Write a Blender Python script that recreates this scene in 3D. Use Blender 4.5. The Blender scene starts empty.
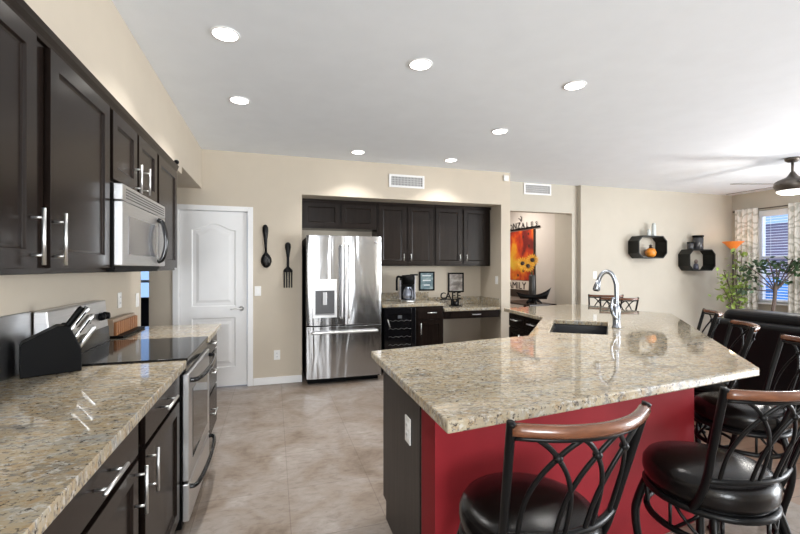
import bpy, bmesh, math, random
from mathutils import Vector, Matrix
random.seed(7)
PI = math.pi
S = bpy.context.scene
COL = S.collection

# ------------------------------------------------------------------ camera, world, light, exposure
cam_d = bpy.data.cameras.new('camera'); cam = bpy.data.objects.new('camera', cam_d); COL.objects.link(cam)
cam.location = (0, 0, 1.395); cam.rotation_euler = (PI/2, 0, -0.299)
cam_d.sensor_width = 36; cam_d.lens = 411.2/800*36; cam_d.shift_y = 0.0005; cam_d.clip_start = 0.02
S.camera = cam
W = bpy.data.worlds.new('world'); S.world = W; W.use_nodes = True
W.node_tree.nodes['Background'].inputs[0].default_value = (0.42, 0.62, 1.0, 1)
W.node_tree.nodes['Background'].inputs[1].default_value = 0.75
S.view_settings.view_transform = 'Standard'; S.view_settings.look = 'None'
S.view_settings.gamma = 1; S.view_settings.use_curve_mapping = False
S.view_settings.exposure = 0.80
try:
    S.cycles.caustics_reflective = False; S.cycles.caustics_refractive = False
    S.cycles.max_bounces = 10; S.cycles.diffuse_bounces = 5; S.cycles.sample_clamp_indirect = 6
except Exception: pass

def area(name, loc, rot, sx, sy, watts, col=(1, 1, 1), shape='RECTANGLE', spread=PI):
    l = bpy.data.lights.new(name, 'AREA'); l.shape = shape; l.size = sx; l.size_y = sy
    l.energy = watts; l.color = col; l.spread = spread
    o = bpy.data.objects.new(name, l); COL.objects.link(o); o.location = loc; o.rotation_euler = rot
    return o
# added fill lamps by unseen wall openings, then daylight through the living room window
area('fill_right_ahead', (8.25, 1.9, 1.15), (0, PI/2+.12, 0), 2.1, 2.2, 70, (0.95, 0.98, 1.0))  # added side fill from the unseen stretch of the right wall
area('fill_rear', (-.375, -3.2, 1.55), (PI/2+.3, 0, 0), 1.2, 1.25, 115, (0.93, 0.97, 1.0))  # added frontal fill from behind the camera
area('fill_right_behind', (8.25, -1.0, 1.2), (0, PI/2+.2, 0), 2.1, 2.4, 330, (0.93, 0.97, 1.0))  # added main side light, kept out of view
area('daylight_window', (10.0, 4.6, 3.7), (0, PI/2-.85, 0), 1.6, 1.6, 120, (0.93, 0.97, 1.0))

# ------------------------------------------------------------------ materials
def nmat(name):
    m = bpy.data.materials.new(name); m.use_nodes = True
    nt = m.node_tree; b = nt.nodes['Principled BSDF']
    return m, nt, b
def plain(name, col, rough=0.5, metal=0.0, spec=0.5, coat=0.0, bump=0.0, bscale=60, var=0.0, vscale=6):
    m, nt, b = nmat(name)
    b.inputs['Base Color'].default_value = (*col, 1); b.inputs['Roughness'].default_value = rough
    b.inputs['Metallic'].default_value = metal; b.inputs['Specular IOR Level'].default_value = spec
    b.inputs['Coat Weight'].default_value = coat; b.inputs['Coat Roughness'].default_value = 0.12
    tc = nt.nodes.new('ShaderNodeTexCoord')
    n = nt.nodes.new('ShaderNodeTexNoise'); nt.links.new(tc.outputs['Object'], n.inputs['Vector'])
    n.inputs['Scale'].default_value = vscale; n.inputs['Detail'].default_value = 4
    v = max(var, 0.015)
    r = nt.nodes.new('ShaderNodeValToRGB'); nt.links.new(n.outputs['Fac'], r.inputs['Fac'])
    r.color_ramp.elements[0].position = .3; r.color_ramp.elements[1].position = .7
    r.color_ramp.elements[0].color = (*[c*(1-v) for c in col], 1)
    r.color_ramp.elements[1].color = (*[min(1, c*(1+v)) for c in col], 1)
    nt.links.new(r.outputs['Color'], b.inputs['Base Color'])
    if bump > 0:
        n2 = nt.nodes.new('ShaderNodeTexNoise'); nt.links.new(tc.outputs['Object'], n2.inputs['Vector'])
        n2.inputs['Scale'].default_value = bscale; n2.inputs['Detail'].default_value = 3
        bp = nt.nodes.new('ShaderNodeBump'); bp.inputs['Strength'].default_value = bump; bp.inputs['Distance'].default_value = 0.004
        nt.links.new(n2.outputs['Fac'], bp.inputs['Height']); nt.links.new(bp.outputs['Normal'], b.inputs['Normal'])
    return m
def ramp(nt, fac, stops):
    r = nt.nodes.new('ShaderNodeValToRGB'); nt.links.new(fac, r.inputs['Fac'])
    el = r.color_ramp.elements
    while len(el) > 1: el.remove(el[0])
    el[0].position = stops[0][0]; el[0].color = (*stops[0][1], 1)
    for p, c in stops[1:]:
        e = el.new(p); e.color = (*c, 1)
    return r
def mapping(nt, scale=(1, 1, 1), rot=(0, 0, 0), loc=(0, 0, 0), src='Object'):
    tc = nt.nodes.new('ShaderNodeTexCoord'); mp = nt.nodes.new('ShaderNodeMapping')
    nt.links.new(tc.outputs[src], mp.inputs['Vector'])
    mp.inputs['Scale'].default_value = scale; mp.inputs['Rotation'].default_value = rot; mp.inputs['Location'].default_value = loc
    return mp.outputs['Vector']
def noise(nt, vec, scale, detail=6, rough=.6, dist=0):
    n = nt.nodes.new('ShaderNodeTexNoise'); nt.links.new(vec, n.inputs['Vector'])
    n.inputs['Scale'].default_value = scale; n.inputs['Detail'].default_value = detail
    n.inputs['Roughness'].default_value = rough; n.inputs['Distortion'].default_value = dist
    return n.outputs['Fac']
def mixc(nt, fac, a, b, mode='MIX'):
    x = nt.nodes.new('ShaderNodeMix'); x.data_type = 'RGBA'; x.blend_type = mode
    for sock, val in ((x.inputs[0], fac), (x.inputs[6], a), (x.inputs[7], b)):
        if isinstance(val, (int, float)): sock.default_value = val
        elif isinstance(val, tuple): sock.default_value = (*val, 1)
        else: nt.links.new(val, sock)
    return x.outputs[2]

def granite(name, rot, gold):
    m, nt, b = nmat(name)
    v = mapping(nt, (1, 2.4, 1), (0, 0, rot))
    big = noise(nt, v, 4, 6, .65, .5)
    base = ramp(nt, big, [(.32, (.25, .225, .19)), (.42, (.41, .355, .27)), (.50, tuple(gold)), (.58, (.47, .43, .35)), (.68, (.36, .365, .36))]).outputs['Color']
    v2 = mapping(nt, (1, 1.9, 1), (0, 0, rot+.12))
    tan = ramp(nt, noise(nt, v2, 30, 4, .62, .4), [(.36, (0, 0, 0)), (.52, (0, 0, 0)), (.60, (1, 1, 1))]).outputs['Color']
    c = mixc(nt, mixc(nt, 1, tan, (.65, .65, .65), 'MULTIPLY'), base, (.42, .29, .155))
    v3 = mapping(nt, (1, 1.6, 1), (0, 0, rot), (3.1, 1.7, .4))
    pal = ramp(nt, noise(nt, v3, 40, 4, .65), [(.54, (0, 0, 0)), (.63, (.8, .8, .8))]).outputs['Color']
    c = mixc(nt, pal, c, (.64, .62, .57))
    v4 = mapping(nt, (1, 2.0, 1), (0, 0, rot), (.7, 5.2, 1.4))
    gry = ramp(nt, noise(nt, v4, 34, 5, .7), [(.55, (0, 0, 0)), (.62, (.8, .8, .8))]).outputs['Color']
    c = mixc(nt, gry, c, (.20, .19, .185))
    v5 = mapping(nt, (1, 1.3, 1), (0, 0, rot), (2.7, .2, 3.4))
    dk = ramp(nt, noise(nt, v5, 58, 4, .7), [(.57, (0, 0, 0)), (.65, (1, 1, 1))]).outputs['Color']
    c = mixc(nt, dk, c, (.07, .055, .05))
    c = mixc(nt, 1, c, (.80, .80, .79), 'MULTIPLY')
    nt.links.new(c, b.inputs['Base Color'])
    b.inputs['Roughness'].default_value = .035; b.inputs['Specular IOR Level'].default_value = .5
    return m
M = {}
M['granite'] = granite('granite_gold', 0.12, (.52, .44, .31))
M['granite2'] = granite('granite_gold_left', .5, (.50, .40, .26))

def woodmat(name, c0, c1, rough, axis_scale=(30, 30, 2.0), coat=0.0, spec=.5):
    m, nt, b = nmat(name)
    v = mapping(nt, axis_scale)
    n = noise(nt, v, 1.6, 6, .6, .4)
    r = ramp(nt, n, [(.3, c0), (.7, c1)])
    nt.links.new(r.outputs['Color'], b.inputs['Base Color'])
    b.inputs['Roughness'].default_value = rough; b.inputs['Coat Weight'].default_value = coat; b.inputs['Coat Roughness'].default_value = .15
    b.inputs['Specular IOR Level'].default_value = spec
    return m
M['cab'] = woodmat('espresso_wood', (.0085, .0052, .0040), (.016, .0105, .0083), .26, (25, 25, 1.6), .0, .22)
M['cabin'] = plain('cabinet_shadow_black', (.008, .007, .006), .5)
M['endpanel'] = woodmat('espresso_end_panel', (.030, .024, .021), (.050, .041, .036), .45, (25, 25, 1.6), 0, .25)
M['wall'] = plain('beige_wall_paint', (.55, .485, .395), .75, bump=.08, bscale=120)
M['wallL'] = plain('cream_wall_paint', (.52, .482, .41), .75, bump=.08, bscale=120)
M['wallH'] = plain('hall_wall_paint', (.60, .55, .50), .75, bump=.06, bscale=120)
M['ceil'] = plain('ceiling_paint', (.85, .895, .95), .85, bump=.1, bscale=90)
M['white'] = plain('white_trim_paint', (.82, .82, .82), .4)
M['plate'] = plain('white_plastic', (.80, .80, .78), .35)
M['red'] = plain('red_wall_paint', (.225, .014, .020), .6, 0, .15, bump=.10, bscale=90, var=.08, vscale=3)
M['blackm'] = plain('black_iron', (.004, .004, .0044), .36, 0, .2)
M['blackg'] = plain('black_gloss', (.006, .006, .007), .08)
M['blackp'] = plain('black_plastic', (.004, .004, .0043), .45, 0, .09)
M['leather'] = plain('black_leather', (.0045, .0036, .0036), .24, 0, .30, bump=.12, bscale=140)
M['sofa'] = plain('sofa_leather', (.005, .005, .0055), .34, 0, .3, bump=.15, bscale=60)
M['railwood'] = woodmat('walnut_rail', (.095, .033, .015), (.20, .075, .035), .25, (3, 20, 20), .4)
M['darkwood'] = plain('dark_wood', (.03, .018, .012), .4)
M['chrome'] = plain('brushed_nickel', (.74, .74, .73), .36, 1.0)
M['faucet'] = plain('faucet_steel', (.36, .385, .43), .27, 1.0)
M['glassblk'] = plain('oven_glass', (.05, .05, .052), .06, 0, .8)
M['sink'] = plain('sink_composite', (.005, .0065, .011), .3, 0, .3)
M['carpetdark'] = plain('dark_furniture', (.02, .02, .025), .5)

def steel(name, col, rough, wav, streak):
    m, nt, b = nmat(name)
    b.inputs['Base Color'].default_value = (*col, 1); b.inputs['Metallic'].default_value = 1
    v = mapping(nt, (1, 1, 1))
    v1 = mapping(nt, streak)
    n1 = noise(nt, v1, 1, 2, .5, .8)
    n2 = noise(nt, mapping(nt, (2, 2, 160)), 3, 2)
    r = ramp(nt, n2, [(.3, tuple(c*.93 for c in col)), (.7, tuple(min(1, c*1.05) for c in col))])
    nt.links.new(r.outputs['Color'], b.inputs['Base Color'])
    b.inputs['Roughness'].default_value = rough
    bp = nt.nodes.new('ShaderNodeBump'); bp.inputs['Strength'].default_value = 1; bp.inputs['Distance'].default_value = wav
    nt.links.new(n1, bp.inputs['Height']); nt.links.new(bp.outputs['Normal'], b.inputs['Normal'])
    return m
M['fridge'] = steel('fridge_steel', (.43, .43, .435), .22, .018, (5.5, 5.5, .7))
M['steel'] = steel('appliance_steel', (.70, .70, .705), .36, .004, (3, 3, 3))

def floor_tile():
    m, nt, b = nmat('travertine_tile')
    v = mapping(nt)
    a = noise(nt, v, 2.6, 8, .62, .8)
    c = ramp(nt, a, [(.28, (.15, .108, .078)), (.42, (.245, .197, .158)), (.58, (.30, .262, .233)), (.74, (.41, .375, .35))]).outputs['Color']
    f = noise(nt, mapping(nt, (1, 2.2, 1)), 14, 6, .7, .5)
    c2 = ramp(nt, f, [(.36, (.55, .50, .46)), (.5, (.9, .88, .86)), (.66, (1, 1, 1))]).outputs['Color']
    c = mixc(nt, .55, c, c2, 'MULTIPLY')
    br = nt.nodes.new('ShaderNodeTexBrick'); br.offset = 0; br.squash = 1
    nt.links.new(mapping(nt, (1, 1, 1), (0, 0, 0), (-.09+5.1, -.13+5.1, 0)), br.inputs['Vector'])
    br.inputs['Scale'].default_value = 1; br.inputs['Brick Width'].default_value = .51; br.inputs['Row Height'].default_value = .51
    br.inputs['Mortar Size'].default_value = .0028; br.inputs['Mortar Smooth'].default_value = .2
    br.inputs['Color1'].default_value = (1, 1, 1, 1); br.inputs['Color2'].default_value = (.93, .92, .91, 1); br.inputs['Mortar'].default_value = (.72, .69, .67, 1)
    c = mixc(nt, 1.0, c, br.outputs['Color'], 'MULTIPLY')
    nt.links.new(c, b.inputs['Base Color'])
    b.inputs['Roughness'].default_value = .42
    return m
M['tile'] = floor_tile()
def floor_wood():
    m, nt, b = nmat('living_plank_floor')
    br = nt.nodes.new('ShaderNodeTexBrick'); nt.links.new(mapping(nt), br.inputs['Vector'])
    br.inputs['Scale'].default_value = 1; br.inputs['Brick Width'].default_value = 1.2; br.inputs['Row Height'].default_value = .14
    br.inputs['Mortar Size'].default_value = .002
    br.inputs['Color1'].default_value = (.22, .13, .085, 1); br.inputs['Color2'].default_value = (.30, .19, .13, 1); br.inputs['Mortar'].default_value = (.07, .04, .03, 1)
    n = noise(nt, mapping(nt, (1.5, 30, 1)), 2, 5)
    c = mixc(nt, .4, br.outputs['Color'], ramp(nt, n, [(.3, (.5, .45, .42)), (.7, (1, 1, 1))]).outputs['Color'], 'MULTIPLY')
    nt.links.new(c, b.inputs['Base Color']); b.inputs['Roughness'].default_value = .35
    return m
M['plank'] = floor_wood()
def emis(name, col, st):
    m, nt, b = nmat(name)
    b.inputs['Base Color'].default_value = (*col, 1)
    b.inputs['Emission Color'].default_value = (*col, 1); b.inputs['Emission Strength'].default_value = st
    return m
M['lens'] = emis('lit_lens', (1, .96, .90), 9)
M['fanlens'] = emis('frosted_glass', (.95, .93, .88), .7)
def winglass():
    m = bpy.data.materials.new('window_glass'); m.use_nodes = True; nt = m.node_tree; nt.nodes.clear()
    o = nt.nodes.new('ShaderNodeOutputMaterial'); t = nt.nodes.new('ShaderNodeBsdfTransparent'); g = nt.nodes.new('ShaderNodeBsdfGlossy')
    g.inputs['Roughness'].default_value = .25; t.inputs['Color'].default_value = (.93, .96, 1, 1)
    x = nt.nodes.new('ShaderNodeMixShader'); x.inputs[0].default_value = .02
    nt.links.new(t.outputs[0], x.inputs[1]); nt.links.new(g.outputs[0], x.inputs[2]); nt.links.new(x.outputs[0], o.inputs[0])
    return m
M['glass'] = winglass()

# ------------------------------------------------------------------ mesh helpers
class MB:
    def __init__(s): s.v = []; s.f = []; s.sm = []
    def add(s, vs, fs, smooth=False, mat=None):
        o = len(s.v)
        for p in vs:
            p = Vector(p)
            s.v.append(tuple(mat @ p) if mat is not None else tuple(p))
        for f in fs: s.f.append([i+o for i in f]); s.sm.append(smooth)
        return s
    def box(s, x0, x1, y0, y1, z0, z1, mat=None):
        vs = [(x0, y0, z0), (x1, y0, z0), (x1, y1, z0), (x0, y1, z0), (x0, y0, z1), (x1, y0, z1), (x1, y1, z1), (x0, y1, z1)]
        return s.add(vs, [(3, 2, 1, 0), (4, 5, 6, 7), (0, 1, 5, 4), (1, 2, 6, 5), (2, 3, 7, 6), (3, 0, 4, 7)], False, mat)
    def prism(s, poly, z0, z1, mat=None):
        n = len(poly)
        vs = [(p[0], p[1], z0) for p in poly] + [(p[0], p[1], z1) for p in poly]
        fs = [tuple(range(n-1, -1, -1)), tuple(range(n, 2*n))] + [(i, (i+1) % n, n+(i+1) % n, n+i) for i in range(n)]
        return s.add(vs, fs, False, mat)
    def lathe(s, prof, n=24, mat=None, smooth=True):
        vs = []; fs = []
        for r, z in prof:
            for k in range(n):
                a = 2*PI*k/n; vs.append((r*math.cos(a), r*math.sin(a), z))
        for i in range(len(prof)-1):
            for k in range(n):
                a = i*n+k; b = i*n+(k+1) % n; fs.append((a, b, b+n, a+n))
        if prof[0][0] > 1e-6: fs.append(tuple(range(n-1, -1, -1)))
        if prof[-1][0] > 1e-6: fs.append(tuple((len(prof)-1)*n+k for k in range(n)))
        return s.add(vs, fs, smooth, mat)
    def sweep(s, path, sec, up=(0, 0, 1), closed=False, smooth=True, scale=None, mat=None):
        # sec: list of (a,b): a along side vector, b along (local) up
        P = [Vector(p) for p in path]; n = len(P); m = len(sec); vs = []; fs = []
        upv = Vector(up); prev = None
        for i in range(n):
            if closed: t = P[(i+1) % n]-P[i-1]
            else: t = P[min(i+1, n-1)]-P[max(i-1, 0)]
            t.normalize()
            if prev is None:
                u = upv - t*upv.dot(t)
                if u.length < 1e-3: u = Vector((0, 1, 0)) - t*t.y
                if u.length < 1e-3: u = Vector((1, 0, 0)) - t*t.x
            else:
                u = prev - t*prev.dot(t)
            u.normalize(); prev = u
            sd = t.cross(u)
            k = scale[i] if scale else 1
            for a, b in sec: vs.append(tuple(P[i]+sd*a*k+u*b*k))
        for i in range(n if closed else n-1):
            for j in range(m):
                a = i*m+j; b = i*m+(j+1) % m; i2 = (i+1) % n
                fs.append((a, b, i2*m+(j+1) % m, i2*m+j))
        if not closed: fs.append(tuple(range(m-1, -1, -1))); fs.append(tuple((n-1)*m+j for j in range(m)))
        return s.add(vs, fs, smooth, mat)
    def tube(s, path, r, n=8, closed=False, up=(0, 0, 1), scale=None, ry=None, mat=None):
        ry = ry or r
        sec = [(r*math.cos(2*PI*k/n), ry*math.sin(2*PI*k/n)) for k in range(n)]
        return s.sweep(path, sec, up, closed, True, scale, mat)
    def ring(s, R, z, r, n=32, m=8, c=(0, 0), rz=None):
        return s.tube([(c[0]+R*math.cos(2*PI*k/n), c[1]+R*math.sin(2*PI*k/n), z) for k in range(n)], r, m, True, ry=rz)
    def sphere(s, c, r, n=12, sc=(1, 1, 1)):
        prof = [(r*math.sin(PI*i/(n//2))+1e-9*(i in (0, n//2)), -r*math.cos(PI*i/(n//2))) for i in range(n//2+1)]
        prof = [(max(a, 1e-5), z) for a, z in prof]
        return s.lathe(prof, n, Matrix.Translation(Vector(c)) @ Matrix.Diagonal((*sc, 1)))
    def build(s, name, mat, parent=None, bevel=0.0, loc=None, rot=None, segs=2):
        me = bpy.data.meshes.new(name); me.from_pydata(s.v, [], s.f); me.update()
        bm = bmesh.new(); bm.from_mesh(me); bmesh.ops.recalc_face_normals(bm, faces=bm.faces); bm.to_mesh(me); bm.free()
        for p, q in zip(me.polygons, s.sm): p.use_smooth = q
        me.materials.append(mat)
        o = bpy.data.objects.new(name, me); COL.objects.link(o)
        if parent: o.parent = parent
        if loc: o.location = loc
        if rot is not None: o.rotation_euler = rot if not isinstance(rot, (int, float)) else (0, 0, rot)
        if bevel > 0:
            b = o.modifiers.new('bevel', 'BEVEL'); b.width = bevel; b.segments = segs; b.limit_method = 'ANGLE'; b.angle_limit = .6
        return o
def cr(pts, n=8, closed=False):
    P = [Vector(p) for p in pts]; out = []; L = len(P)
    for i in range(L if closed else L-1):
        p0 = P[(i-1) % L] if closed or i > 0 else P[0]*2-P[1]
        p1 = P[i]; p2 = P[(i+1) % L]
        p3 = P[(i+2) % L] if closed or i+2 < L else P[-1]*2-P[-2]
        for k in range(n):
            t = k/n
            out.append(.5*((2*p1)+(p2-p0)*t+(2*p0-5*p1+4*p2-p3)*t*t+(3*p1-p0-3*p2+p3)*t**3))
    if not closed: out.append(P[-1])
    return out
def tag(o, label, cat, group=None, kind=None):
    o['label'] = label; o['category'] = cat
    if group: o['group'] = group
    if kind: o['kind'] = kind
    return o
def thing(name, label, cat, loc=(0, 0, 0), rz=0, group=None):
    o = bpy.data.objects.new(name, None); COL.objects.link(o); o.location = loc; o.rotation_euler = (0, 0, rz); o.empty_display_size = .1
    return tag(o, label, cat, group)
def struct(o, label, cat='wall'):
    o['kind'] = 'structure'; o['label'] = label; o['category'] = cat
    return o
def kids(o): return [c for c in bpy.data.objects if c.parent == o]
def copy_tree(o, parent=None):
    c = o.copy(); COL.objects.link(c)
    if parent: c.parent = parent
    for ch in kids(o): copy_tree(ch, c)
    return c
def text_mesh(s, size, ext, name, mat, parent=None, loc=(0, 0, 0), rot=(0, 0, 0), align='CENTER', sx=1.0):
    cu = bpy.data.curves.new(name, 'FONT'); cu.body = s; cu.size = size; cu.extrude = ext; cu.align_x = align; cu.resolution_u = 3
    t = bpy.data.objects.new('txt', cu); COL.objects.link(t)
    dg = bpy.context.evaluated_depsgraph_get(); dg.update()
    me = bpy.data.meshes.new_from_object(t.evaluated_get(dg)); me.name = name
    bpy.data.objects.remove(t)
    me.materials.clear(); me.materials.append(mat)
    o = bpy.data.objects.new(name, me); COL.objects.link(o); o.location = loc; o.rotation_euler = rot; o.scale = (sx, 1, 1)
    if parent: o.parent = parent
    return o

# ------------------------------------------------------------------ the setting
CZ = 2.745
struct(MB().box(-4, 2.95, -3.1, 9.2, -.08, 0).build('floor', M['tile']), 'beige mottled stone tile floor of the kitchen', 'floor')
struct(MB().box(2.95, 8.5, -3.1, 9.2, -.08, 0).build('floor_living', M['plank']), 'brown plank floor of the living area', 'floor')
struct(MB().box(-4, 8.5, -3.1, 9.2, CZ, CZ+.1).build('ceiling', M['ceil']), 'smooth pale grey white ceiling', 'ceiling')
struct(MB().box(-1.22, -1.10, -3.1, 4.08, 0, CZ).build('wall_left', M['wall']), 'beige wall behind the range and left counter')
struct(MB().box(-1.099, -.78, -3, 4.08, 2.228, CZ-.001).box(-1.30, -.78, 4.081, 5.148, 2.295, CZ-.001).build('wall_soffit', M['wall']), 'beige soffit over the left wall cabinets')
NX0, NX1, NB = .335, 3.09, 5.76
b = MB()
b.box(-1.31, -1.02, 5.15, 5.28, 0, CZ)
b.box(-1.02, -.285, 5.15, 5.28, 2.06, CZ)
b.box(-.285, NX0, 5.15, 5.28, 0, CZ)
b.box(NX0-.12, NX0, 5.28, NB+.12, 0, CZ)
b.box(NX0, NX1, 5.15, NB, 2.285, CZ)
b.box(NX0, NX1, NB, NB+.12, 0, CZ)
b.box(NX1, 3.235, 5.15, NB+.12, 0, CZ)
struct(b.build('wall_back', M['wall']), 'beige back wall with door and recessed cabinet niche')
b = MB()
b.box(3.236, 4.71, 5.65, 5.78, 2.285, CZ)
b.box(4.71, 4.82, 5.65, 6.08, 0, CZ)
struct(b.build('wall_opening', M['wallL']), 'cream wall around the opening to the hallway')
struct(MB().box(4.821, 8.27, 5.57, 5.69, 0, CZ).build('wall_living', M['wallL']), 'cream living room wall with two octagonal shelves')
b = MB(); b.box(4.765, 4.86, 6.081, 9.2, 0, CZ); b.box(3.0, 4.764, 9.08, 9.2, 0, CZ); b.box(3.0, 3.12, 5.89, 9.079, 0, CZ)
struct(b.build('wall_hall', M['wallH']), 'pale hallway wall with the picture hanging on it')
WY0, WY1, WZ0, WZ1 = 4.15, 5.13, .78, 2.40
b = MB(); b.box(8.27, 8.40, -3.1, -2.2, 0, CZ); b.box(8.27, 8.40, -2.2, .2, 2.3, CZ); b.box(8.27, 8.40, .2, .75, 0, CZ); b.box(8.27, 8.40, .75, 3.05, 2.3, CZ); b.box(8.27, 8.40, 3.05, WY0, 0, CZ); b.box(8.27, 8.40, WY1, 5.69, 0, CZ); b.box(8.27, 8.40, WY0, WY1, 0, WZ0); b.box(8.27, 8.40, WY0, WY1, WZ1, CZ)  # the two taller openings out of view are added to admit side light
struct(b.build('wall_right', M['wallL']), 'cream window wall of the living room')
b = MB(); b.box(-4, -1, -3.1, -3, 0, CZ); b.box(-1, .25, -3.1, -3, 0, .9); b.box(-1, .25, -3.1, -3, 2.2, CZ); b.box(.25, 3.7, -3.1, -3, 0, CZ); b.box(3.7, 8.27, -3.1, -3, 0, CZ)  # opening added for the frontal fill lamp
struct(b.build('wall_rear', M['wallL']), 'cream wall behind the camera with an opening added for fill light')
b = MB(); b.box(-2.35, -.9, 7.2, 7.32, 0, .86); b.box(-2.35, -.9, 7.2, 7.32, 2.2, CZ); b.box(-4, -2.35, 7.2, 7.32, 0, CZ); b.box(-1.45, -.9, 7.2, 7.32, .86, 2.2)
struct(b.build('wall_passage', M['wall']), 'beige far wall of the side room beyond the range')
struct(MB().box(-4.1, -4, -3.1, 7.3, 0, CZ).build('wall_side', M['wall']), 'beige outer wall of the side room')
# passage window
w = MB(); w.box(-2.35, -2.29, 7.2, 7.30, .86, 2.2); w.box(-1.51, -1.45, 7.2, 7.30, .86, 2.2); w.box(-2.29, -1.51, 7.2, 7.30, .86, .93); w.box(-2.29, -1.51, 7.2, 7.30, 2.14, 2.2); w.box(-2.29, -1.51, 7.21, 7.29, 1.16, 1.20)
wf = struct(w.build('window_2', M['white']), 'bright window glimpsed past the end of the range wall', 'window')
MB().box(-2.29, -1.51, 7.245, 7.253, .93, 2.14).build('pane', M['glass'], wf)
# living window
w = MB(); w.box(8.30, 8.38, WY0, WY0+.05, WZ0, WZ1); w.box(8.30, 8.38, WY1-.05, WY1, WZ0, WZ1); w.box(8.30, 8.38, WY0+.05, WY1-.05, WZ0, WZ0+.05); w.box(8.30, 8.38, WY0+.05, WY1-.05, WZ1-.05, WZ1); w.box(8.31, 8.37, WY0+.05, WY1-.05, 1.56, 1.60)
wf = struct(w.build('window_1', M['white']), 'living room window behind white blinds', 'window')
MB().box(8.338, 8.344, WY0+.05, WY1-.05, WZ0+.05, WZ1-.05).build('pane', M['glass'], wf)
MB().box(8.20, 8.30, WY0-.04, WY1+.04, WZ0-.03, WZ0).build('window_sill', M['white'], wf, .004)
# baseboards
struct(MB().box(-.225, NX0, 5.136, 5.149, 0, .085).build('baseboard_back', M['white'], bevel=.003), 'white baseboard between door and fridge', 'baseboard')
struct(MB().box(4.83, 8.26, 5.556, 5.569, 0, .09).build('baseboard_living', M['white'], bevel=.003), 'white baseboard of the living room wall', 'baseboard')
struct(MB().box(-1.30, -1.075, 5.136, 5.149, 0, .085).build('baseboard_passage', M['white'], bevel=.003), 'white baseboard left of the pantry door', 'baseboard')
# pantry door
def arch_door():
    W_, H_ = .715, 2.03
    m = MB(); m.box(0, W_, .012, .04, 0, H_)
    x0, x1 = .125, W_-.125
    def outline(x0, x1, z0, z1, arch):
        p = [(x0, z0), (x1, z0)]
        if arch:
            for k in range(17):
                t = k/16; x = x1+(x0-x1)*t; c = math.cos((t-.5)*2*PI)*.5+.5
                p.append((x, z1-arch+arch*c))
        else: p += [(x1, z1), (x0, z1)]
        return p
    def panel(o, d):
        cx = sum(p[0] for p in o)/len(o); cz = sum(p[1] for p in o)/len(o)
        mnx = min(p[0] for p in o); mxx = max(p[0] for p in o); mnz = min(p[1] for p in o); mxz = max(p[1] for p in o)
        def ins(k):
            fx = 1-2*k/(mxx-mnx); fz = 1-2*k/(mxz-mnz); ax = (mnx+mxx)/2; az = (mnz+mxz)/2
            return [(ax+(p[0]-ax)*fx, az+(p[1]-az)*fz) for p in o]
        n = len(o); vs = []; rings = [(0, .0), (.012, .009), (.045, .009), (.075, .002)]
        for k, y in rings: vs += [(p[0], y, p[1]) for p in ins(k)]
        fs = [(r*n+i, r*n+(i+1) % n, (r+1)*n+(i+1) % n, (r+1)*n+i) for r in range(3) for i in range(n)]
        fs.append(tuple(3*n+i for i in range(n)))
        m.add(vs, fs, False)
        return o
    up = outline(x0, x1, .93, 1.89, .075); lo = outline(x0, x1, .22, .80, 0)
    panel(up, 0); panel(lo, 0)
    # front skin around the panels
    m.box(0, x0, 0, .012, 0, H_); m.box(x1, W_, 0, .012, 0, H_); m.box(x0, x1, 0, .012, 0, .22); m.box(x0, x1, 0, .012, .80, .93)
    top = up[2:]
    for i in range(len(top)-1):
        a, c = top[i], top[i+1]
        m.add([(a[0], 0, a[1]), (c[0], 0, c[1]), (c[0], 0, H_), (a[0], 0, H_)], [(0, 1, 2, 3)])
    return m
d = struct(arch_door().build('door_1', M['white'], loc=(-1.012, 5.17, .012)), 'white arched two panel pantry door', 'door')
h = MB(); h.lathe([(.027, 0), (.027, .008), (.012, .012), (.012, .045)], 20, Matrix.Rotation(PI/2, 4, 'X')); h.tube(cr([(0, -.045, 0), (-.04, -.05, .002), (-.115, -.048, -.002)], 6), .009, 8)
h.build('door_handle', M['chrome'], d, loc=(.655, 0, .90))
for z in (.25, 1.05, 1.80): MB().tube([(-.004, .002, z), (-.004, .002, z+.09)], .007, 8).build('hinge', M['chrome'], d)
t = MB(); t.box(-1.075, -1.018, 5.132, 5.149, 0, 2.105); t.box(-.287, -.228, 5.132, 5.149, 0, 2.105); t.box(-1.018, -.287, 5.132, 5.149, 2.05, 2.105)
t.box(-1.0195, -1.014, 5.149, 5.25, 0, 2.055); t.box(-.2925, -.286, 5.149, 5.25, 0, 2.055); t.box(-1.014, -.2925, 5.149, 5.25, 2.046, 2.0595)
struct(t.build('trim_1', M['white'], bevel=.003), 'white casing around the pantry door', 'trim')
# exterior seen through the blinds
struct(MB().box(11.5, 11.7, 1, 12, -.3, 2.45).build('wall_garden', plain('mauve_block', (.27, .22, .30), .8)), 'mauve block wall outside the window')
struct(MB().box(8.5, 20, -3, 14, -.4, -.3).build('floor_patio', plain('patio', (.4, .37, .34), .8)), 'patio ground outside the window', 'ground')
tb = thing('storage_bin', 'bright blue bin standing outside behind the lower blinds', 'bin', (10.5, 6.3, -.3))
MB().box(-.3, .3, -.28, .24, 0, 1.36).build('bin_body', plain('blue_plastic', (.10, .35, .85), .5), tb, .02)
MB().box(-.32, .32, -.30, .26, 1.362, 1.44).build('bin_lid', plain('blue_plastic_lid', (.12, .38, .88), .5), tb, .02)

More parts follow.
